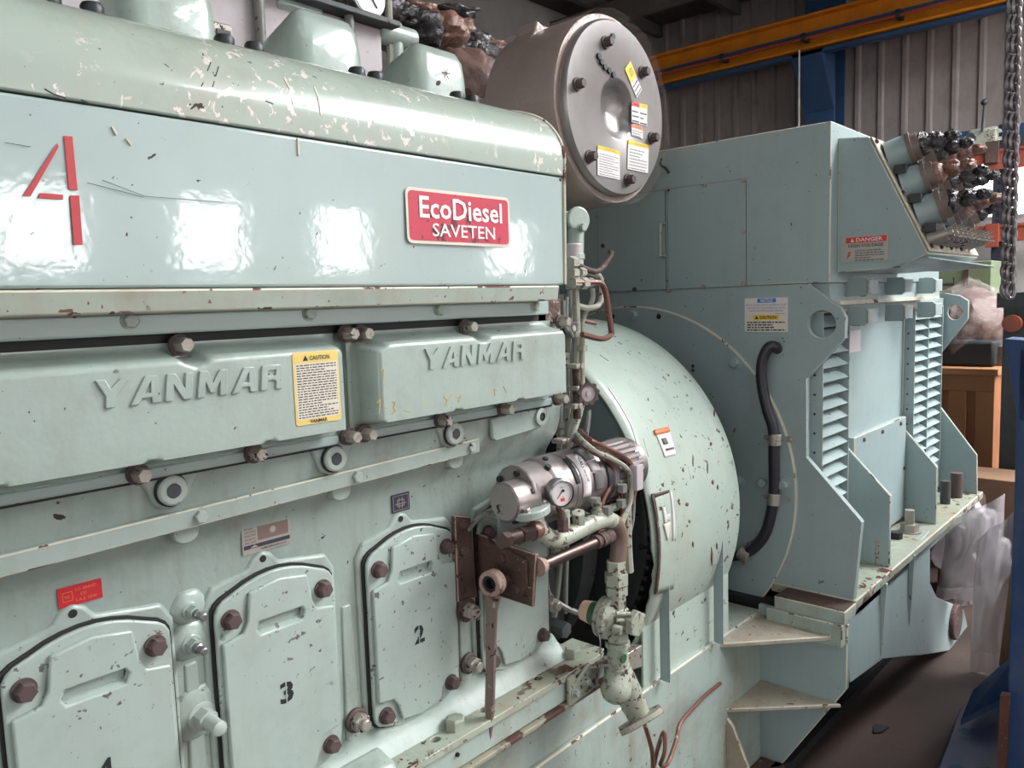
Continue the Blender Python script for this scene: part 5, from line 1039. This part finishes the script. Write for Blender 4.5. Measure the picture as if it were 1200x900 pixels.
# copper and steel pipes fanned over the motor
t = st
def mp(pts, r, mat, y, nm='pipe', par=None):
    P = [PY(a[0], a[1], a[2] if len(a) > 2 else y) for a in pts]; m = MB().tube(P, r, 8); return make(nm, m, mat, par)
ctl = thing('small_bore_lines', (1.4, .93, 1.0), 'tangle of copper and painted small-bore lines looping over the starter motor', 'pipes')
L2 = [([(676, 508, 1.05), (684, 518), (700, 530), (718, 538), (733, 548), (740, 562), (738, 590), (728, 610)], .0055, 'pipe'),
      ([(680, 505, 1.05), (690, 515), (712, 526), (730, 535), (741, 548), (744, 570), (740, 590)], .006, 'copper'),
      ([(672, 515, 1.05), (688, 526), (706, 536), (716, 545), (718, 560), (706, 588), (700, 600)], .0048, 'copper'),
      ([(686, 512, 1.04), (702, 522), (722, 533), (737, 540), (742, 556)], .0055, 'pipe'),
      ([(738, 545), (739, 570), (735, 595), (728, 615), (722, 622), (712, 622)], .0060, 'pipe'),
      ([(730, 556), (729, 600), (727, 625), (727, 660)], .0045, 'copper'),
      ([(733, 550), (734, 590), (735, 640), (737, 670)], .011, 'pipe'),
      ([(655, 612), (668, 604), (680, 600), (694, 605)], .004, 'pipedark'),
      ([(727, 592), (716, 596), (706, 603)], .009, 'pipe'),
      ([(683, 510, 1.05), (694, 521), (708, 531), (724, 541), (733, 556), (729, 574)], .0042, 'copper'),
      ([(690, 517, 1.04), (704, 527), (720, 536), (730, 541), (736, 553), (737, 575), (734, 600)], .0045, 'copper'),
      ([(700, 600), (706, 590), (716, 586), (726, 588)], .0055, 'rust'),
      ([(738, 550), (742, 575), (741, 610), (733, 640)], .0050, 'pipedark')]
for i, (p, r, mt) in enumerate(L2): mp(p, r, mt, .93+.004*i, 'pipe', ctl)
for a, b in ((729, 572), (728, 590), (712, 598), (698, 588)): c = PY(a, b, .925); make('union_nut', MB().cyl(c-V(0, 0, .008), c+V(0, 0, .008), .011, n=6), 'pipedark', ctl, smooth=25)
for k in range(14):
    x = 1.33+R.random()*.12; y = .96+R.random()*.08; z = zc-.12+R.random()*.1; 
    m = MB().tube([(x, y, z), (x+R.uniform(-.04, .04), y+.02, z+R.uniform(-.05, .05)), (x+R.uniform(.0, .06), y+.04, z+R.uniform(-.06, .06))], R.uniform(.004, .008), 7); make('back_line', m, R.choice(['pipedark', 'rust', 'darksteel', 'pipe']), ctl)
# pressure gauge
YGg = .905; gc_ = PY(659, 578, YGg); ga = V(-.35, -.93, .05).normalized()
pg = thing('pressure_gauge', gc_, 'round pressure gauge with steel bezel standing in front of the starter motor', 'gauge')
m = MB(); m.lathe(gc_, ga, [(-.022, .024), (-.02, .027), (-.004, .027), (0, .0265), (.002, .024)], 40, cap=False); m.lathe(gc_, ga, [(-.022, .0001), (-.022, .024)], 40, cap=False); make('bezel', m, 'steel', pg)
m = MB(); m.lathe(gc_, ga, [(-.003, .0001), (-.003, .0245)], 40, cap=False); make('dial', m, 'offwhite', pg)
gu = V(0, 0, 1).cross(-ga).normalized(); gu = -gu if gu.x < 0 else gu; gv = ga.cross(gu); gv = gv if gv.z > 0 else -gv; GF = (gu, gv, ga)
m = MB()
for i in range(28):
    q = math.radians(-45+270*i/27); a = fr(GF, gc_, .0195*math.cos(q), .0195*math.sin(q), -.0026); b = fr(GF, gc_, .0215*math.cos(q), .0215*math.sin(q), -.0026); m.cyl(a, b, .0004, n=4)
m.cyl(fr(GF, gc_, .004, .006, -.002), fr(GF, gc_, -.010, -.010, -.002), .0009, .0005, n=6); m.cyl(fr(GF, gc_, .003, .004, -.0025), fr(GF, gc_, .003, .004, -.0008), .0028, n=12)
text(m, GF, gc_, 'MPa', .008, .003, -.004, .009, -.0026); make('pointer_and_scale', m, 'stencil', pg)
m = MB(); panel(m, GF, gc_, .009, .006, .0003, -.003, -.016, n0=-.0028); text(m, GF, gc_, '16', .005, .0035, .000, -.009, -.0026); make('red_mark', m, 'redtext', pg)
e = gc_+V(.012, .01, -.065); m = MB(); m.cyl(gc_-ga*.012-V(0, 0, .024), e, .0075, n=12); m.cyl(e-V(0, 0, .012), e+V(0, 0, .012), .011, n=6); make('stem', m, 'rust', pg)
# water/air manifold pipe
YP = .935
mf = thing('air_inlet_pipe', PY(722, 620, YP), 'cream painted bent air pipe below the starter motor turning down at the right', 'pipe')
P = [PY(626, 600, .95), PY(628, 612, .945), PY(636, 625, .94), PY(648, 632, YP), PY(660, 630, YP), PY(680, 620, YP), PY(700, 611, YP), PY(713, 609, YP), PY(722, 616, YP), PY(726, 632, YP), PY(723, 668, YP)]
m = MB().tube(P, .0175, 16); make('bent_tube', m, 'cream', mf); m = MB().tube([PY(717, 611, YP), PY(722, 616, YP), PY(726, 632, YP), PY(723, 664, YP)], .0182, 16); make('rusty_elbow', m, 'elbowrust', mf)
fc0 = PY(624, 603, .935); fu = (PY(641, 591, .945)-PY(603, 611, .945)).normalized(); fv = V(0, -1, 0); fn = fu.cross(fv).normalized(); fn = fn if fn.z > 0 else -fn
m = MB(); m.prism([fc0+fu*(.040*math.cos(2*math.pi*i/24))+fv*(.030*math.sin(2*math.pi*i/24)) for i in range(24)], fn*.015); fo = make('oval_flange', m, 'door', mf, bevel=.002)
bolts([fc0+fu*.024+fn*.012-V(0, .008, 0), fc0-fu*.024+fn*.012-V(0, .008, 0)], fn, .008, .010, 'alu', fo)
m = MB(); a = PY(616, 626, .925); b = PY(630, 620, YP); c = PY(589, 634, .915); m.cyl(PY(622, 624, .93), b, .0165, n=20); make('red_union', m, 'copper', mf); m = MB(); m.cyl(PY(608, 628, .925), PY(622, 624, .93), .0165, n=6); m.cyl(PY(594, 632, .92), PY(608, 628, .925), .0125, n=16); m.cyl(PY(588, 634, .918), PY(595, 632, .92), .0145, n=6); make('brown_plug', m, 'darkrod', mf, smooth=25)
m = MB(); a = PY(661, 616, YP); m.cyl(a+V(0, 0, 0), a+V(0, 0, .03), .012, n=16); make('gauge_boss', m, 'cream', mf); m = MB(); a = PY(678, 616, YP); m.cyl(a, a+V(-.008, -.006, .03), .014, n=6); make('boss', m, 'cream', mf, bevel=.001); m = MB(); a = PY(700, 605, YP); m.cyl(a, a+V(0, 0, .014), .014, n=6); m.cyl(a+V(0, 0, .01), a+V(0, 0, .028), .009, n=12); make('gland_boss', m, 'cream', mf, bevel=.001)
m = MB(); 
c0_ = PY(722, 668, YP); m.cyl(c0_+V(0, 0, -.002), c0_+V(0, 0, .02), .021, n=6); m.cyl(c0_+V(0, 0, -.030), c0_+V(0, 0, -.006), .026, n=6); m.cyl(c0_+V(0, 0, -.052), c0_+V(0, 0, -.034), .025, n=6); m.cyl(c0_+V(0, 0, -.06), c0_+V(0, 0, 0), .019, n=18); make('union_nut', m, 'cream', mf, smooth=25)
vx, vy = c0_.x, YP
va = thing('stop_valve', PY(722, 725, YP), 'cream cast stop valve with round flange and hexagonal cap', 'valve')
zc2 = PY(722, 725, YP).z
m = MB(); m.cyl((vx, vy, zc2-.03), (vx, vy, zc2+.045), .021, n=6); m.cyl((vx, vy, zc2-.048), (vx, vy, zc2-.03), .024, n=6); m.blob((vx, vy, zc2), (.03, .03, .032), .03, 2, 1, 3); make('valve_body', m, 'cream', va, smooth=30)
fa = V(-.10, .99, .06).normalized()
fc = V(vx-.014, vy+.012, zc2+.003)
m = MB(); m.lathe(fc, fa, [(-.022, .022), (-.010, .036), (-.008, .044), (.002, .046), (.004, .046), (.004, .042), (.008, .042), (.008, .046), (.016, .044), (.020, .03)], 40); make('bonnet_flange', m, 'cream', va, bevel=.001)
m = MB(); m.lathe(fc+fa*.02, fa, [(0, .026), (.020, .025)], 24, 0); m.lathe(fc+fa*.040, fa, [(0, .025), (.022, .021)], 24, 1); make('coloured_knob', m, ['darkgreen', 'peach'], va)
ca = V(-.05, -1, -.03).normalized(); cc_ = V(vx+.006, vy-.016, zc2-.001)
m = MB(); m.lathe(cc_, ca, [(0, .024), (.020, .024), (.0201, .029), (.034, .029), (.036, .0265)], 6); make('hex_cap', m, 'cream', va, smooth=25, bevel=.0015)
m = MB()
for i in range(3): z = zc2+.018-i*.014; m.cyl((vx-.03, vy-.018, z+.006), (vx-.002, vy-.034, z), .005, n=12)
m.cyl((vx-.035, vy-.016, zc2-.006), (vx-.033, vy-.034, zc2-.008), .009, n=14); make('cast_ribs', m, 'cream', va)
m = MB(); m.tube([V(vx-.06, vy+.01, zc2+.0), V(vx-.062, vy, zc2-.03), V(vx-.064, vy, zc2-.055), V(vx-.05, vy, zc2-.055)], .0012, 5); make('seal_wire', m, 'steel', va)
lp = thing('strainer_pipe', (vx, vy, zc2-.1), 'cream Y-shaped strainer with square flange hanging below the stop valve', 'pipe')
zq = zc2-.048
m = MB(); m.cyl((vx, vy, zq-.014), (vx, vy, zq-.002), .0265, n=24); m.cyl((vx, vy, zq-.06), (vx, vy, zq-.012), .0225, n=24); make('threaded_neck', m, 'cream', lp, bevel=.001)
m = MB(); m.lathe((vx-.012, vy-.0225, zq-.030), (0, -1, 0), [(0, .011), (.002, .010)], 9); make('green_patch', m, 'darkgreen', lp)
y0_ = V(vx, vy, zq-.055); p2 = PY(748, 838, .92); p1 = y0_+V(.004, 0, -.02)
m = MB(); m.tube([y0_, p1, p1.lerp(p2, .5), p2], [.026, .028, .030, .030, .028, .026], 20, sub=4); s2 = PY(722, 808, .93); m.cyl(p1+V(0, 0, -.005), s2, .030, .032, n=20); m.blob(s2, (.033, .033, .030), .02, 2, 1, 3); make('y_body', m, 'cream', lp, smooth=50)
vd = (p2-EYE).normalized(); u_ = PY(783, 828, .92)-PY(718, 866, .92); u_ = (u_-vd*u_.dot(vd)).normalized(); fd = u_.cross(vd).normalized(); fd = fd if fd.z < 0 else -fd; fd = (fd+vd*.12).normalized(); w2 = fd.cross(u_).normalized(); hw_ = .052
m = MB(); c = p2+fd*.004; m.prism([c-u_*hw_-w2*.026, c-u_*hw_*.6-w2*.04, c+u_*hw_*.6-w2*.04, c+u_*hw_-w2*.026, c+u_*hw_+w2*.026, c+u_*hw_*.6+w2*.04, c-u_*hw_*.6+w2*.04, c-u_*hw_+w2*.026], fd*.014); make('oval_flange', m, 'cream', lp, bevel=.002, edge='rustedge')
# rusty bracket with shaft and ratchet wrench
br = thing('rusty_bracket', (1.05, 1.07, .93), 'heavily rusted steel angle bracket bolted on the crankcase', 'bracket')
m = MB(); m.prism([PY(533, 604, 1.058), PY(552, 606, 1.058), PY(559, 700, 1.058), PY(537, 706, 1.058)], (0, .012, 0)); make('mounting_leg', m, 'rust', br, bevel=.002, edge='rustedge')
XB_ = 1.075
pl_ = [PX(a, b, XB_) for a, b in ((547, 620), (590, 637), (628, 650), (624, 712), (588, 700), (547, 688))]
m = MB().prism(pl_, (.008, 0, 0)); bp_ = make('bracket_plate', m, 'rust', br, bevel=.002, edge='rustedge')
hub = PX(598, 668, XB_)
m = MB(); hp = [hub+V(-.001, a, b) for a, b in ((-.045, .03), (.02, .045), (.03, .0), (.02, -.045), (-.03, -.042), (-.047, -.02))]; m.prism(hp, (-.005, 0, 0)); make('bearing_pad', m, 'rust', bp_, bevel=.002)
bolts([hub+V(-.006, .012, .022), hub+V(-.006, -.02, -.03)], (-1, 0, 0), .010, .008, 'rust', bp_)
for a, b in ((541, 614), (542, 645)): c = PY(a, b, 1.058); boltmesh('hex_bolt', c, (0, -1, 0), .010, .008, 'rust', br)
c = PY(546, 714, 1.055); m = MB(); m.lathe(c, (0, -1, 0), [(0, .022), (.006, .022)], 24, 1); m.lathe(c+V(0, -.006, 0), (0, -1, 0), [(0, .0155), (.015, .0155), (.017, .013)], 6); m.lathe(c+V(0, -.022, 0), (0, -1, 0), [(0, .010), (.008, .009)], 16); make('stud_nut', m, ['boltgrey', 'rust'], br, smooth=25)
sh_ = thing('drive_shaft', PY(670, 646, .93), 'polished brown steel turning shaft passing through the rusty bracket', 'shaft')
s0 = PX(632, 664, XB_+.012); s1 = PY(713, 629, s0.y)
s1.z = s0.z+(s1.z-s0.z)*.9
m = MB().cyl(s0, s1, .0115, n=24); make('rod', m, 'darkrod', sh_)
d = (s1-s0).normalized(); m = MB(); m.cyl(s0-d*.004, s0+d*.012, .018, .014, n=24); make('collar', m, 'rustedge', sh_)
m = MB()
for k_, l in ((.78, .012), (.86, .02), (.95, .02)): q = s0.lerp(s1, k_); m.cyl(q, q+d*l, .0145, n=24)
make('coupling', m, 'rust', sh_, bevel=.001)
h2 = PX(583, 684, 1.045); m = MB().cyl(V(1.03, h2.y, h2.z), V(1.075, h2.y, h2.z), .013, n=20); make('drive_stub', m, 'rust', sh_)
wr = thing('ratchet_wrench', V(1.02, h2.y, h2.z), 'worn steel podger ratchet wrench hanging from the shaft end', 'wrench')
hc = PX(577, 683, 1.02); ax = V(-1, -.15, .05).normalized()
m = MB(); m.lathe(hc-ax*.012, ax, [(0, .0215), (.002, .024), (.022, .024), (.024, .0215), (.024, .0155), (.0, .0155), (0, .0215)], 40, cap=False); make('ring_head', m, 'rustedge', wr, smooth=30)
m = MB(); m.lathe(hc-ax*.008, ax, [(0, .015), (.016, .015), (.016, .010), (.0, .010)], 12, cap=False); m.lathe(hc-ax*.006, ax, [(0, .0001), (0, .012)], 12, cap=False); make('ratchet_socket', m, 'black', wr, smooth=10)
tip = PX(573, 879, 1.02); up_ = (hc-tip).normalized(); sx = ax.cross(up_).normalized(); LT = (hc-tip).length
sec = [(0, .003, .003), (.10, .005, .0045), (.22, .0075, .006), (.24, .0092, .006), (.55, .0092, .006), (.84, .0105, .006), (.93, .018, .008)]
V_ = []; Fc = []
for k_, w_, t_ in sec:
    c = tip+up_*LT*k_
    for a, b in ((-1, -.6), (-.6, -1), (.6, -1), (1, -.6), (1, .6), (.6, 1), (-.6, 1), (-1, .6)): V_.append(c+sx*w_*a+ax*t_*b)
for j in range(len(sec)-1):
    for i in range(8): Fc.append((j*8+i, j*8+(i+1) % 8, (j+1)*8+(i+1) % 8, (j+1)*8+i))
Fc += [tuple(range(8)), tuple(range(8*(len(sec)-1), 8*len(sec)))]
m = MB().add(V_, Fc); make('handle', m, 'wrenchsteel', wr, smooth=30)
m = MB(); c = tip+up_*LT*.90; m.box(c.x-.006, c.x+.006, c.y-.012, c.y+.002, c.z-.012, c.z+.010); make('reversing_catch', m, 'cream', wr, bevel=.002)
# support legs of motor to the wall, small items under it
m = MB(); m.tube([PY(556, 612, 1.07), PY(575, 598, 1.05), PY(590, 600, 1.03)], .005, 8); m.tube([PY(548, 622, 1.06), PY(565, 604, 1.05), PY(582, 606, 1.03)], .005, 8); make('bracket_tie', m, 'pipedark', br)
# coiled copper drain line
m = MB(); P = [PY(a, b, y_) for a, b, y_ in ((756, 850, .94), (764, 880, .95), (765, 905, .96), (763, 915, 1.0), (770, 880, .99), (778, 858, .98), (779, 880, .97), (774, 896, .98), (782, 895, .99), (792, 868, 1.0), (797, 848, 1.01), (812, 830, 1.02), (826, 815, 1.03), (844, 801, 1.04))]
m.tube(P, .0052, 8); make('copper_line', m, 'copper', None, label='bent rusty copper line lying against the base frame side', cat='pipe')
m = MB(); m.lathe(PY(749, 804, YS), (0, -1, 0), [(0, .014), (.012, .009)], 10); 

# ================================================================== plastic bag on the floor at the right
t = thing('plastic_bag', (3.4, .62, .0), 'crumpled translucent plastic sack slumped beside the base frame', 'bag')
def sheetbag(pxs, xb, seed, amp, nm):
    P = [PX(a, b, xb) for a, b in pxs]; tl, tr, br_, bl2 = P
    def f(u, v):
        p = (tl*(1-u)+tr*u)*(1-v)+(bl2*(1-u)+br_*u)*v; e = math.sin(math.pi*u)**.5*math.sin(math.pi*min(1, v+.15))**.5
        nz = mathutils.noise.noise(V(u*2.1+v*.8, v*1.6, seed))*.6+abs(mathutils.noise.noise(V(u*3+v, v*2.4-u, seed+4)))*.35; rg = mathutils.noise.noise(V(u*2+9, v*2, seed))
        return p+V(-e*amp-amp*.8*nz, .06*rg*amp*5*u*(1-u), amp*.25*rg*math.sin(math.pi*u))
    m = MB().grid(f, 50, 60); o_ = make(nm, m, 'bag', t, smooth=55); return o_
sheetbag([(1110, 607), (1178, 578), (1170, 700), (1098, 700)], 3.55, 1, .12, 'upper_fold')
sheetbag([(1146, 632), (1198, 590), (1178, 790), (1136, 790)], 3.40, 5, .08, 'front_fold')
m = MB(); m.blob(PX(1140, 650, 3.85), (.14, .13, .22), .3, 2, 3, 4); make('bag_bulk', m, 'bag', t, smooth=60)
t = thing('cardboard_tube', (3.3, .55, .0), 'brown cardboard strip standing between plastic sack and blue stand', 'cardboard')
P = [PX(a, b, 3.15) for a, b in ((1188, 640), (1200, 640), (1186, 786), (1170, 780))]; m = MB().prism(P, (.03, 0, 0)); make('strip', m, 'cardboard', t, bevel=.003)
# wooden blocks and shaft behind base end
a = PX(1110, 560, 4.6); m = MB(); m.box(4.6, 4.9, PX(1200, 570, 4.6).y, PX(1130, 560, 4.6).y+.02, .0, PX(1150, 560, 4.6).z); make('timber_stack', m, 'cardboard', None, bevel=.005, label='rough brown timber piled behind the far end of the base', cat='timber')
m = MB(); c = PX(1125, 590, 4.25); m.cyl(c+V(0, .1, 0), c+V(0, -.1, 0), .06, n=20); m.box(4.2, 4.4, c.y-.16, c.y+.08, 0, c.z-.05); make('rusty_bearing', m, 'rust', None, bevel=.004, label='rusty bearing block behind the far end of the base frame', cat='bearing')
c = PX(1186, 379, 4.9); m = MB(); m.cyl(c+V(-.02, 0, 0), c+V(.03, 0, 0), .045, n=24); m.cyl(c+V(-.025, 0, 0), c+V(-.02, 0, 0), .03, n=24); make('orange_knob', m, 'rackorange', None, label='small orange round guard behind the chain near the right edge', cat='guard')
m = MB(); a = PX(1176, 365, 4.95); m.box(4.95, 5.3, a.y-.4, a.y, 0, a.z+.02); m.box(4.93, 5.32, a.y-.4, a.y+.03, a.z+.02, a.z+.10); make('dark_cabinet', m, 'darksteel', None, label='dark steel cabinet behind the chain at the right edge', cat='cabinet')
c = PZ(1033, 860, .0); m = MB(); m.prism([c+V(-.02, .02, .004), c+V(.0, .0, .004), c+V(.05, -.01, .004), c+V(.04, .035, .004)], (0, 0, .004)); make('floor_scrap', m, 'dark', None, label='dark scrap of rubber lying on the brown floor', cat='scrap')
